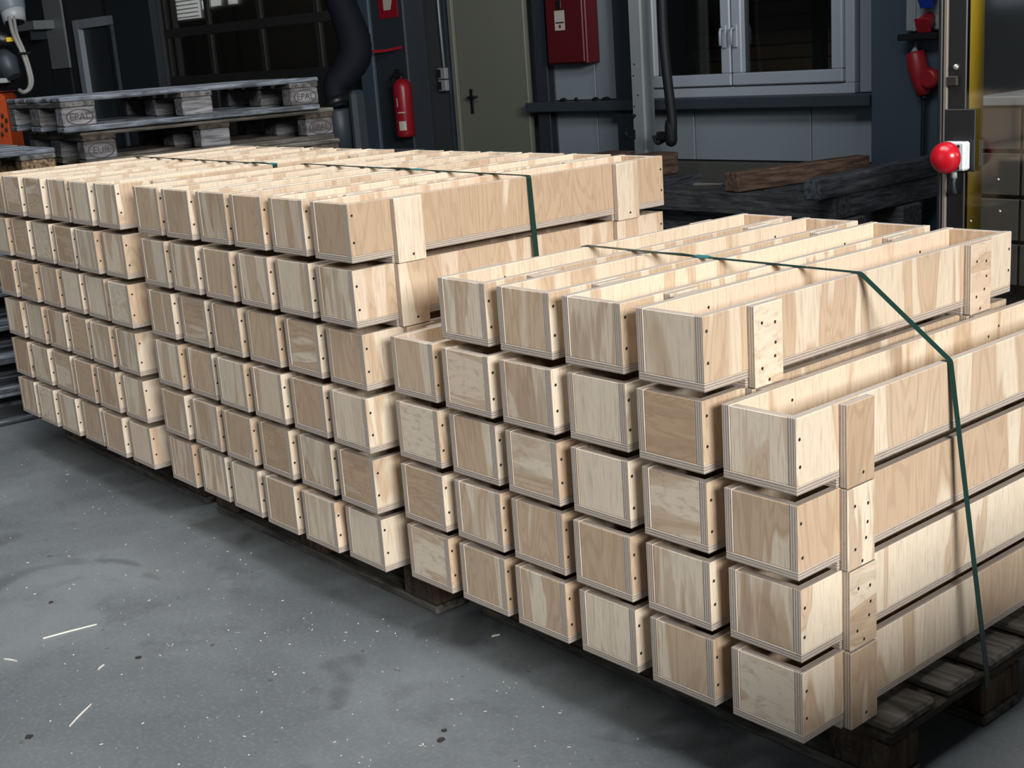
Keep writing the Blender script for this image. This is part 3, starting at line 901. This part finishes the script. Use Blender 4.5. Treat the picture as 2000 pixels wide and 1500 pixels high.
# looks of the end panels: share of tan wood, stripes, level grain
LOOK = {('R', 1, 4): (.42, .8, 0), ('R', 2, 4): (.7, .1, 0), ('R', 3, 4): (.35, 1, 0), ('R', 4, 4): (.38, .1, 0),
        ('R', 0, 3): (.5, .2, 0), ('R', 1, 3): (.42, 0, 1), ('R', 2, 3): (.42, .7, 0), ('R', 3, 3): (.12, .1, 0), ('R', 4, 3): (1.35, .7, 1), ('R', 5, 3): (.4, .1, 0),
        ('R', 0, 2): (.38, 0, 1), ('R', 1, 2): (.85, .2, 0), ('R', 2, 2): (.4, .5, 1), ('R', 3, 2): (.3, .1, 0), ('R', 4, 2): (.4, .1, 1), ('R', 5, 2): (.78, .2, 0),
        ('R', 0, 1): (.9, .3, 1), ('R', 1, 1): (.5, .6, 0), ('R', 2, 1): (.7, .2, 0), ('R', 3, 1): (.95, .3, 0), ('R', 4, 1): (.5, .7, 0), ('R', 5, 1): (.5, .9, 0),
        ('R', 0, 0): (.34, 0, 1), ('R', 1, 0): (.6, .2, 0), ('R', 2, 0): (.75, .1, 0), ('R', 3, 0): (.4, .2, 0), ('R', 4, 0): (.65, .3, 0), ('R', 5, 0): (.42, 0, 1),
        ('M', 3, 1): (1.1, .8, 1), ('M', 5, 1): (1.15, .9, 1), ('M', 5, 4): (.3, .9, 0), ('M', 5, 5): (.9, .3, 0), ('M', 3, 5): (.9, .3, 0), ('M', 4, 3): (.8, .4, 1), ('M', 5, 0): (.15, 0, 0),
        ('M', 5, 3): (.8, .3, 0), ('M', 0, 0): (.3, .9, 0), ('M', 1, 0): (.35, 1, 0), ('M', 2, 1): (.8, .2, 0), ('M', 4, 2): (.8, .4, 0), ('M', 5, 2): (.2, .4, 0)}
SIDELOOK = {('R', 5, 0): (.6, .3), ('R', 5, 1): (.3, .1), ('R', 5, 2): (.8, .2), ('R', 5, 3): (.45, .0), ('R', 4, 4): (.5, .1), ('M', 5, 5): (.9, .15), ('M', 5, 4): (.55, .0), ('M', 5, 3): (.55, 0), ('M', 5, 1): (.5, 0)}
CLEAT = {('M', 5, 5): (.12, .2, 0), ('M', 5, 4): (.45, 0, 0), ('R', 4, 4): (.15, .3, 1), ('R', 5, 3): (1.1, .2, 0), ('R', 5, 2): (.3, 1, 0), ('R', 5, 1): (.5, .5, 1), ('R', 5, 0): (.7, .2, 0)}
SPOT = {'R': ((0, 0, 0), 'nearest'), 'M': ((-1.231, -0.0331, -0.0132), 'middle'), 'L': ((-2.5212, -0.0193, -0.0117), 'leftmost')}
ORD = ['first', 'second', 'third', 'fourth', 'fifth', 'sixth']
LAY = ['bottom', 'second', 'third', 'fourth', 'fifth', 'sixth']
Z0 = 0.1442


def crate(st, c, k, layers):
    (ox, oy, yw), word = SPOT[st]
    sx, sy = SHIFT.get((st, c, k), (RND.uniform(-0.8, 0.8), RND.uniform(-5, 5)))
    x = (c - 5) * COLP - CW + sx / 1000; y = sy / 1000
    loc = (ox + x * cos(yw) - y * sin(yw), oy + x * sin(yw) + y * cos(yw), Z0 + k * CP)
    top = (st == 'R' and (k == 4 or (k == 3 and c in (0, 5)))) or (st != 'R' and k == layers - 1)
    if st == 'R' and k == 4:
        lab = 'open plywood crate on the topmost row of the nearest stack, %s of four from left' % ORD[c - 1]
    elif st == 'R' and k == 3 and c == 5:
        lab = 'open plywood crate at the right of the nearest stack, one step below its top row'
    elif st == 'R' and k == 3 and c == 0:
        lab = 'open plywood crate at the left of the nearest stack, half hidden below its top row'
    elif top:
        lab = 'open plywood crate in the top row of the %s stack, %s from left' % (word, ORD[c])
    else:
        lab = 'plywood crate, %s stack, %s row from the floor, %s from left' % (word, LAY[k], ORD[c]) if k else 'plywood crate, %s stack, bottom row on the pallet, %s from left' % (word, ORD[c])
    t = thing('plywood_crate', lab, 'crate', loc, yw, 'long plywood crates in strapped stacks')
    rr = random.Random('%s%d%d' % (st, c, k))
    ne = nc = ns = 0
    for nm, me in CM:
        o = link(nm, me, t)
        if nm == 'end_panel':
            lk = LOOK.get((st, c, k)) if ne == 0 else None
            if lk is None:
                lk = (rr.uniform(.2, .95), rr.choice((0, .1, .3, .6, .9)), 1.0 if rr.random() < .15 else 0.0)
            o.color = (lk[0], lk[1], lk[2], 1); ne += 1
        elif nm == 'side_panel':
            lk = SIDELOOK.get((st, c, k)) if ns == 1 else None
            if lk is None:
                lk = (rr.uniform(.2, .4) if top and ns == 0 else rr.uniform(.25, .85), rr.choice((0, 0, .1, .25)))
            o.color = (lk[0], lk[1], 0, 1); ns += 1
        elif nm == 'cleat' and nc in (1, 3) and (st, c, k) in CLEAT:
            o.color = CLEAT[st, c, k] + (1,); nc += 1
        else:
            nc += nm == 'cleat'
            o.color = (rr.uniform(.1, .8), rr.choice((0, .1, .5)), 1.0 if nm == 'cleat' and rr.random() < .3 else 0.0, 1)
    def screw(x, y, z, flip=False):
        o = link('screw', SCREW, t, (x, y, z))
        if flip:
            o.rotation_euler = (0, pi, 0)
    j = lambda a: rr.uniform(-a, a)
    for yy in (0.0095, CL - 0.0095):
        if yy < .5 or c == 5 or top:
            for zz in (ZB + 0.03, ZB + 0.088):
                screw(CW, yy + j(.002), zz + j(.006))
    outer = c == 5 or (st == 'R' and k == 4 and c == 4)
    if outer:
        for y in CY:
            pat = rr.choice([[(.045, .018)], [(.045, .018)], [(.02, .035), (.055, .03), (.02, .115), (.058, .118), (.05, .075)], [(.022, .03), (.056, .05), (.022, .075), (.06, .1), (.03, .125)]])
            if (st, c, k) in (('R', 4, 4), ('R', 5, 1), ('R', 5, 2)):
                pat = [(.02, .038), (.055, .052), (.022, .118), (.060, .112), (.04, .012), (.06, .078)]
            if (st, c, k) in (('R', 5, 3), ('R', 5, 0), ('M', 5, 5), ('M', 5, 4)):
                pat = [(.045, .02)]
            for a, b in pat:
                screw(CW + T, y + a + j(.002), b + j(.003))
    if top:
        for y in CY:
            for a, b in ((.02, .085), (.058, .1)):
                screw(T, y + a + j(.006), ZB + b - .012 + j(.006))
    return t


for st, layers in (('R', 5), ('M', 6), ('L', 6)):
    for k in range(layers):
        for c in range(6):
            if st == 'R' and k == 4 and c in (0, 5):
                continue
            crate(st, c, k, layers)

pallet('old', (-1.138, 0.185, 0), 0, 'weathered wooden pallet under the nearest crate stack, board ends showing at right', brand={6: 'EUR'})
pallet('old', (-2.425, 0.125, 0), -0.0132, 'weathered wooden pallet in shadow under the middle crate stack', brand={6: 'EUR'})
pallet('old', (-3.715, 0.15, 0), -0.0117, 'weathered wooden pallet in shadow under the leftmost crate stack')


# ------------------------------------------------------------------ strapping
def ribbon(pts, width, th, m):
    g = MB(); mi = g.mat(m); P = [Vector(p) for p in pts]; n = len(P)
    for i, p in enumerate(P):
        a = P[max(i - 1, 0)]; b = P[min(i + 1, n - 1)]
        t = (b - a); t.y = 0; t.normalize()
        nrm = Vector((-t.z, 0, t.x))
        for dy, dn in ((-width / 2, 0), (width / 2, 0), (width / 2, th), (-width / 2, th)):
            g.v.append(tuple(p + Vector((0, dy, 0)) + nrm * dn))
    for i in range(n - 1):
        a = 4 * i; b = a + 4
        for q in ((a, a + 1, b + 1, b), (a + 1, a + 2, b + 2, b + 1), (a + 2, a + 3, b + 3, b + 2), (a + 3, a, b, b + 3)):
            g.face(list(q), mi)
    g.face([0, 3, 2, 1], mi); e = 4 * (n - 1); g.face([e, e + 1, e + 2, e + 3], mi)
    return g


def roundc(pts, r=0.012, n=4):
    """soften the corners of a polyline"""
    P = [Vector(p) for p in pts]; out = [P[0]]
    for i in range(1, len(P) - 1):
        a = P[i] + (P[i - 1] - P[i]).normalized() * r; b = P[i] + (P[i + 1] - P[i]).normalized() * r
        for k in range(n + 1):
            t = k / n
            out.append(a * (1 - t) ** 2 + P[i] * 2 * t * (1 - t) + b * t * t)
    out.append(P[-1])
    return out


def strap(st, label, pts, seal, tail):
    (ox, oy, yw), _ = SPOT[st]
    t = thing('packing_strap', label, 'strap', (ox, oy, 0), yw, 'green packing straps')
    part('band', ribbon(roundc(pts, 0.006), 0.0155, 0.0011, 'strap'), t)
    x, y, z = seal
    g = MB(); g.box(x - 0.02, x + 0.02, y - 0.0088, y + 0.0088, z - 0.0008, z + 0.0032, 'strap2', 0.0008); part('weld_seal', g, t, label='teal weld seal')
    part('loose_end', ribbon([Vector((x, y - .004, z + .002)), Vector((x - .05, y - .010, z + .006)), Vector((x - .10, y - .022, z + .007)), Vector((x - tail, y - .04, z + .004))], 0.009, 0.0009, 'strap'), t)
    return t


zt4 = Z0 + 5 * CP; zt3 = Z0 + 4 * CP; zt5 = Z0 + 6 * CP; E = 0.0012
XL = -5 * COLP - CW
strap('R', 'green strap over the nearest stack, stepping down to its right-hand crate',
      [(XL - 0.010, .495, 0.10), (XL - 0.008, .465, zt3 + E), (XL + 0.19 - .003, .462, zt4 + E), (-0.2 + 0.009 + .001, .455, zt4 + E), (0.0 + .001, .468, zt3 + E), (0.074, .495, 0.132), (0.075, .497, 0.097), (0.02, .495, 0.0965), (XL, .495, 0.0965)],
      (-0.60, 0.459, zt4 + E), 0.16)
strap('M', 'green strap over the middle stack, running down behind the nearest crates',
      [(XL - 0.022, .645, 0.10), (XL - 0.006, .588, zt5 + E), (0.008, .543, zt5 + E), (0.0225, .546, 0.74), (0.024, .645, 0.10), (0.0, .645, 0.0965), (XL, .645, 0.0965)],
      (-0.50, 0.562, zt5 + E), 0.15)
strap('L', 'green strap over the leftmost stack with a teal bit at its right edge',
      [(XL - 0.022, .665, 0.10), (XL - 0.006, .60, zt5 + E), (0.004, .559, zt5 + E), (0.0225, .562, 0.74), (0.024, .665, 0.10), (0.0, .665, 0.0965), (XL, .665, 0.0965)],
      (-0.012, 0.5595, zt5 + E), 0.12)

# ------------------------------------------------------------------ pallet stacks behind
ORD8 = ['first', 'second', 'third', 'fourth', 'fifth', 'sixth', 'seventh', 'eighth', 'ninth', 'tenth', 'eleventh']
TH = radians(85)
pe = Vector((cos(TH), sin(TH), 0)); pn_ = Vector((-sin(TH), cos(TH), 0))
for k in range(9):
    p = Vector((-4.155, 0.59, 0)) + Vector((RND.uniform(-.012, .012), RND.uniform(-.012, .012), 0)); th = TH + RND.uniform(-.01, .01)
    if k == 8:
        p = Vector((-4.121, 0.503, 0)); th = TH
    if k == 7:
        p = Vector((-4.155, 0.59, 0)); th = TH
    lab = {8: 'bleached grey pallet on top of the tall pallet pile behind the crates', 7: 'dark pallet with oval stamped blocks, second from top of the tall pile'}.get(k, 'worn pallet in the tall pile behind the crates, %s from the floor' % ORD8[k])
    pallet('grey' if k == 8 else 'mid', (p.x, p.y, k * 0.1466), th, lab, 'pallets piled behind the crates', {8: {0: 'EPAL', 6: 'EPAL'}, 7: {0: 'EUR', 6: 'EPAL'}}.get(k))
Bc = Vector((-4.10, 0.445, 0)) - pe * 1.2
for k in range(8):
    p = Bc + Vector((RND.uniform(-.012, .006), RND.uniform(-.012, .006), 0))
    lab = 'pallet with chipboard blocks at left edge, topmost of its pile' if k == 7 else 'pallet with chipboard blocks in the left pile, %s from the floor' % ORD8[k]
    pallet('chip', (p.x, p.y, k * 0.1401), TH, lab, 'pallets with chipboard blocks at left')

for k in range(5):  # unseen pallet pile, added to shade the floor and lower crates at right
    pallet('old', (1.76 + RND.uniform(-.01, .01), -0.75 + RND.uniform(-.01, .01), k * 0.1441), pi / 2, 'weathered pallet added out of view to shade the nearest crates, %s from the floor' % ORD8[k], 'added shading pile right of the crates')

# ------------------------------------------------------------------ timbers behind at right
def timber(label, x, y, z, lx, ly, lz, m, rot=0.0, name='timber', cat='timber', group=None):
    t = MB(); rr = random.Random(label)
    t.box(-lx / 2, lx / 2, -ly / 2, ly / 2, 0, lz, m, 0.008)
    t.v = [(a + rr.uniform(-.003, .003), b + rr.uniform(-.003, .003), c if c < .01 else c + rr.uniform(-.003, .002)) for a, b, c in t.v]
    o = link(name, t.mesh(name), None, (x, y, z), rot); tag(o, label, cat, group)
    return o


timber('short black bearer timber lying lowest under the left of the timber pile', -5.9, 4.86, 0.0, 0.16, 0.8, 0.159, 'timby')
timber('short black bearer timber on the floor under the middle of the timber pile', -4.6, 4.86, 0.0, 0.16, 0.8, 0.159, 'timby')
timber('short black bearer timber on the floor under the right of the timber pile', -3.2, 4.86, 0.0, 0.16, 0.8, 0.159, 'timby')
timber('black cross timber in shadow of the pile front', -4.6, 4.56, 0.16, 3.1, 0.2, 0.158, 'timb')
timber('black cross timber hidden at the back of the pile', -4.6, 5.12, 0.16, 3.1, 0.2, 0.158, 'timb')
timber('long black squared timber along the front of the pile', -4.66, 4.47, 0.32, 3.16, 0.16, 0.13, 'timb', 0.0)
timber('black timber running back from the pile corner at right', -3.17, 5.13, 0.3205, 0.16, 1.14, 0.13, 'timby', 0.0)
timber('thick black timber on top with dark square end', -3.13, 4.96, 0.453, 0.11, 1.46, 0.115, 'timby', 0.02)
timber('dark timber lying behind the brown one', -3.85, 5.02, 0.32, 0.5, 0.90, 0.13, 'timby', 0.0)
timber('rough brown squared timber lying on the black pile', -3.72, 4.92, 0.452, 0.13, 1.06, 0.118, 'brown', -0.2)
timber('red-brown timber end peeping over crates left of the pale post', -5.45, 4.95, 0.452, 0.24, 0.4, 0.15, 'brown', 0.0)
timber('red-brown timber end just right of the pale post foot', -5.02, 4.95, 0.452, 0.2, 0.4, 0.15, 'brown', 0.0)
timber('dark bed timber under the red-brown timber ends', -5.2, 4.9, 0.32, 0.9, 0.6, 0.13, 'timby', 0.0)
p = at_z(1395, 361, 0.455)
timber('pale thin wood offcut beside the brown timber', p.x - .05, p.y, 0.452, 0.2, 0.05, 0.012, 'offcut', 0.2, 'offcut', 'offcut')
timber('dark sliver of wood against the brown timber end', p.x + .14, p.y - .01, 0.452, 0.1, 0.04, 0.02, 'timb', 0.1, 'offcut', 'offcut')

# ------------------------------------------------------------------ machine guard with emergency button
GY = 1.70
gd = thing('machine_guard', 'smoked guard screen with aluminium edge at the right', 'guard', (-0.77, GY, 0))
zT = 2.3
xe = at_y(1846, 300, GY).x + 0.77
part('edge_strip', B1(xe - 0.006, xe + 0.006, -0.006, 0.012, 0, zT, 'alu', 0.002), gd, label='thin pale aluminium edge')
part('dark_post', B1(xe - 0.026, xe - 0.008, -0.005, 0.06, 0, zT, 'black', 0.006), gd)
xs = [xe + 0.008, xe + 0.062]
part('frame_stile', B1(xs[0], xs[1], 0.0, 0.02, 0, zT, 'black', 0.003), gd)
part('guard_sheet', B1(xs[1], 1.9, 0.004, 0.010, 0.05, zT, 'smoke'), gd, label='smoked transparent sheet')
part('bottom_rail', B1(xs[1], 1.9, 0.0, 0.03, 0.0, 0.05, 'black', 0.003), gd)
part('end_post', B1(1.9, 1.96, 0.0, 0.06, 0, zT, 'black', 0.004), gd)
q0 = at_y(1848, 213, GY); q1 = at_y(1906, 335, GY)
part('mounting_plate', B1(q0.x + .77, q1.x + .77, -0.008, -0.0005, q1.z, q0.z, 'black', 0.002), gd)
q = at_y(1868, 131, GY)
g = MB(); g.lathe([(0.009, 0), (0.009, 0.004), (0.006, 0.009), (0.001, 0.010)], 'zinc', 12, '-y'); part('dome_bolt', g, gd, (q.x + .77, 0.0, q.z))
q = at_y(1866, 158, GY)
part('latch', B1(-0.02, 0.012, -0.012, 0, -0.014, 0.014, 'hole', 0.003), gd, (q.x + .77, 0.0, q.z))
for px, py in ((1949, 351), (1952, 413), (1895, 432)):
    q = at_y(px, py, GY); g = MB(); g.lathe([(0.004, 0), (0.004, 0.002), (0.001, 0.003)], 'zinc', 8, '-y'); part('rivet', g, gd, (q.x + .77, 0.003, q.z))
c0 = at_y(1866, 305, GY - 0.03)
eb = thing('emergency_button', 'big red domed emergency button on white box at machine guard', 'emergency stop', (c0.x, GY - 0.0085, c0.z))
part('housing', B1(-0.040, 0.034, -0.034, 0, -0.040, 0.040, 'wplast', 0.005), eb)
part('lid', B1(-0.036, 0.030, -0.046, -0.0345, -0.037, 0.037, 'gplast', 0.003), eb)
for dx in (-0.03, 0.024):
    for dz in (-0.03, 0.03):
        g = MB(); g.lathe([(0.004, 0), (0.004, 0.002), (0.002, 0.001)], 'hole', 8, '-y'); part('screw', g, eb, (dx, -0.0462, dz))
g = MB(); g.lathe([(0.018, 0.0), (0.018, 0.012)], 'gplast', 16, '-y'); part('stem', g, eb, (-0.003, -0.0462, 0))
prof = [(0.042, 0.0), (0.045, 0.005)] + [(0.045 * cos(a), 0.005 + 0.040 * sin(a)) for a in [pi / 2 * k / 7 for k in range(1, 7)]] + [(0.001, 0.045)]
g = MB(); g.lathe(prof, 'rede', 28, '-y'); part('dome', g, eb, (-0.003, -0.0585, 0), 'glossy red mushroom dome')
g = MB(); g.tube([(-0.004, -0.02, -0.04), (-0.004, -0.02, -0.062)], 0.0085, 'gplast', 10); part('cable_gland', g, eb)
g = MB(); g.tube(smooth_path([(-0.004, -0.02, -0.062), (-0.005, -0.022, -0.08), (-0.008, -0.012, -0.10), (-0.012, 0.0, -0.105)], 4), 0.0065, 'cold', 8); part('cable', g, eb)

# behind the guard
q0 = at_y(1884, 100, 2.25); q1 = at_y(1924, 100, 2.25)
yp = thing('yellow_post', 'bright yellow round post behind the smoked guard', 'post', ((q0.x + q1.x) / 2, 2.25, 0))
r_ = (q1.x - q0.x) / 2 * 0.80
g = MB(); g.lathe([(r_, 0.01), (r_, 2.4)], 'yel', 20); part('tube', g, yp)
g = MB(); g.lathe([(r_ + .05, 0), (r_ + .05, 0.01)], 'yel', 20); part('foot_plate', g, yp)
q = at_y(1925, 210, 2.9); q2 = at_y(1998, 330, 2.9)
cb = thing('machine_cabinet', 'beige panelled machine cabinet behind the smoked guard', 'machine', (q.x - 0.05, 2.9, 0))
zc = q.z + 0.02
part('body', B1(0.02, 1.6, 0.03, 0.6, 0, zc - 0.02, 'dark'), cb)
for i in range(4):
    for j in range(4):
        zz = zc - 0.02 - j * 0.17
        part('cover_panel', B1(i * 0.19 + 0.01, i * 0.19 + 0.19, 0.0, 0.028, zz - 0.155, zz, 'tile', 0.003), cb)
part('top_edge', B1(0, 1.6, -0.01, 0.6, zc - 0.015, zc + 0.02, 'gplast', 0.004), cb)
pv = at_y(2000, 60, 3.3)
sc = thing('slate_screen', 'slate grey upright sheet far behind the smoked guard', 'screen', (pv.x - 0.10, 3.9, 0))
part('sheet', B1(-0.05, 1.5, 0, 0.03, 0.03, 2.4, 'col', 0.004), sc); part('foot', B1(0.0, 1.4, -0.15, 0.2, 0, 0.03, 'cold', 0.004), sc)

# ------------------------------------------------------------------ robot at the left edge
DR = 7.4
o0 = at_depth(5, 240, DR); rb = thing('industrial_robot', 'orange and black industrial robot with pale cables at left edge', 'robot', (o0.x, o0.y, 0))
VX = RT.copy(); VX.z = 0; VX.normalize(); VY = Vector((-VX.y, VX.x, 0))
def rl(px, py, d=DR):
    return at_depth(px, py, d) - Vector((o0.x, o0.y, 0))
def rbox(name, px0, px1, py0, py1, dep, m, b=0.015, z0=None, d=DR):
    a = rl(px0, py1, d); c = rl(px1, py0, d)
    cx = (a + c) / 2; w_ = abs((c - a).dot(VX)) / 2; zz0 = a.z if z0 is None else z0
    g = MB(); g.box(-w_, w_, 0, dep, 0, c.z - zz0, m, b)
    o = part(name, g, rb, (cx.x, cx.y, zz0)); o.rotation_euler = (0, 0, math.atan2(VX.y, VX.x)); return o
rbox('pedestal', -70, 10, 182, 270, 0.22, 'orange', 0.02, 0.03)
rbox('foot_plate', -90, 20, 200, 215, 0.4, 'cold', 0.005, 0.0).scale = (1, 1, 0.04)
rbox('carousel', -60, 6, 178, 184, 0.2, 'orange', 0.01)
for k in range(5):
    p = rl(6 + (k % 2) * 8, 226 + k * 9, DR - 0.01); g = MB(); g.lathe([(0.012, 0), (0.012, 0.008), (0.004, 0.01)], 'hole', 10, '-y'); part('bolt', g, rb, tuple(p))
rbox('motor_block', -50, 22, 92, 176, 0.2, 'black', 0.05)
rbox('motor_plate', -30, 14, 152, 165, 0.05, 'gplast', 0.004, d=DR - 0.06)
g = MB(); g.tube([rl(2, 108, DR - .04), rl(12, 122, DR - .05), rl(28, 150, DR - .05)], [0.05, 0.07, 0.04], 'cold', 12); part('gear_casting', g, rb)
g = MB(); g.tube([rl(-60, 60, DR + .1), rl(-10, 76, DR), rl(28, 80, DR)], [0.05, 0.05, 0.03], 'black', 12); part('lower_link', g, rb)
rbox('yellow_label', 12, 28, 72, 82, 0.03, 'yel', 0.002, d=DR - 0.05)
g = MB(); g.tube([rl(-40, -120, DR), rl(5, -30, DR), rl(24, 20, DR), rl(27, 34, DR)], [0.13, 0.11, 0.075, 0.05], 'grey', 18); part('upper_arm', g, rb)
ca = rl(24, 18, DR); cb_ = rl(29, 44, DR)
g = MB(); g.tube([ca, cb_], [0.070, 0.062], 'gplast', 18); ring = part('arm_end_ring', g, rb)
g = MB(); g.tube([cb_ + (ca - cb_) * 0.25, cb_ + (cb_ - ca) * 0.05], [0.05, 0.052], 'black', 18); link('arm_end_hole', g.mesh('arm_end_hole'), ring)
for dx, rad in ((0, 0.012), (9, 0.009)):
    g = MB(); g.tube(smooth_path([rl(18 + dx, 32, DR - .05), rl(26 + dx * .8, 66, DR - .1), rl(42 + dx * .6, 100, DR - .1), rl(53 + dx * .5, 130, DR - .08), rl(59 + dx * .5, 158, DR - .06), rl(56 + dx * .3, 174, DR - .05), rl(46, 180, DR - .05), rl(38, 176, DR - .02)], 6), rad, 'cable', 8); part('cable', g, rb)
p = rl(47, 104, DR - .1); g = MB(); g.box(-0.03, 0.03, -0.03, 0.03, -0.006, 0.006, 'black', 0.004); part('cable_tie', g, rb, tuple(p))

# ------------------------------------------------------------------ litter on the floor
def scrap_line(px0, px1, wid, m, label, name='wood_splinter', cat='splinter', h=0.003):
    a = at_z(*px0, 0); b = at_z(*px1, 0); d = b - a; L_ = d.length
    t = MB(); n = 7; mi = t.mat(m)
    for i in range(n):
        f = i / (n - 1); w_ = wid * (0.25 + 0.75 * sin(pi * min(1, f * 0.9 + 0.08))) / 2; yy = 0.0012 * sin(f * 4)
        for dy, dz in ((-w_, 0.0002), (w_, 0.0002), (w_, h), (-w_, h)):
            t.v.append(((f - .5) * L_, yy + dy, dz))
    for i in range(n - 1):
        p_ = 4 * i; q_ = p_ + 4
        for fc in ((p_, p_ + 1, q_ + 1, q_), (p_ + 1, p_ + 2, q_ + 2, q_ + 1), (p_ + 2, p_ + 3, q_ + 3, q_ + 2), (p_ + 3, p_, q_, q_ + 3)):
            t.face(list(fc)[::-1], mi)
    t.face([0, 1, 2, 3], mi); e = 4 * (n - 1); t.face([e + 3, e + 2, e + 1, e], mi)
    o = link(name, t.mesh(name), None, tuple((a + b) / 2), math.atan2(d.y, d.x)); tag(o, label, cat)


scrap_line((84, 1248), (189, 1220), 0.0042, 'splint', 'long white wood splinter alone on the open floor')
scrap_line((136, 1420), (178, 1376), 0.003, 'splint', 'thin pale splinter near the lower left of the floor')
scrap_line((8, 1288), (34, 1292), 0.003, 'splint', 'short pale splinter at the left edge of the floor')
scrap_line((960, 1244), (976, 1240), 0.005, 'splint', 'short pale splinter on the floor before the nearest stack')
scrap_line((192, 1309), (203, 1299), 0.003, 'splint', 'tiny pale splinter below the long white one')
def scrap_leaf(px, size, label, seed):
    a = at_z(*px, 0); rr = random.Random(seed); n = 9
    t = MB(); t.prism([(size * rr.uniform(.5, 1) * cos(2 * pi * k / n), size * rr.uniform(.4, .9) * sin(2 * pi * k / n)) for k in range(n)], 0.0003, 0.003, 'leaf', 'xy')
    o = link('dark_scrap', t.mesh('dark_scrap'), None, tuple(a), rr.uniform(0, 3)); tag(o, label, 'scrap')
scrap_leaf((57, 1440), 0.012, 'dark ragged scrap near the lower left corner of the floor', 1)
scrap_leaf((270, 1285), 0.009, 'small dark scrap on the floor right of the long splinter', 2)
scrap_leaf((100, 1177), 0.008, 'small black scrap on the floor above the long splinter', 3)
scrap_leaf((861, 1446), 0.011, 'dark flat scrap on the floor at lower centre', 4)
scrap_leaf((868, 1428), 0.007, 'smaller dark crumb just above the dark scrap at lower centre', 5)
# sawdust crumbs nobody could count
g = MB(); mi = g.mat('splint'); rr = random.Random(11); cnt = 0
while cnt < 260:
    p = at_z(rr.uniform(-60, 1560), rr.uniform(860, 1560), 0)
    if p.y > -0.0 + 0.02 * rr.random() or p.y < -1.6:
        continue
    if rr.random() > 0.35 + 0.6 * max(0, 1 + p.y / 0.9):
        continue
    an = rr.uniform(0, pi); l_ = rr.choice((.0008, .001, .001, .0014, .002, .0035)); w_ = rr.uniform(.0005, .0012) if l_ > .0025 else l_ * rr.uniform(.4, .9); n0 = len(g.v)
    for z in (0.0003, 0.0014):
        for a, b in ((-1, -1), (1, -1), (1, 1), (-1, 1)):
            x, y = a * l_, b * w_
            g.v.append((p.x + x * cos(an) - y * sin(an), p.y + x * sin(an) + y * cos(an), z))
    for f in ((4, 5, 6, 7), (0, 1, 5, 4), (1, 2, 6, 5), (2, 3, 7, 6), (3, 0, 4, 7)):
        g.face([n0 + i for i in f], mi)
    cnt += 1
o = link('sawdust_crumbs', g.mesh('sawdust_crumbs')); tag(o, 'pale sawdust crumbs and tiny chips scattered over the floor', 'sawdust'); o['kind'] = 'stuff'
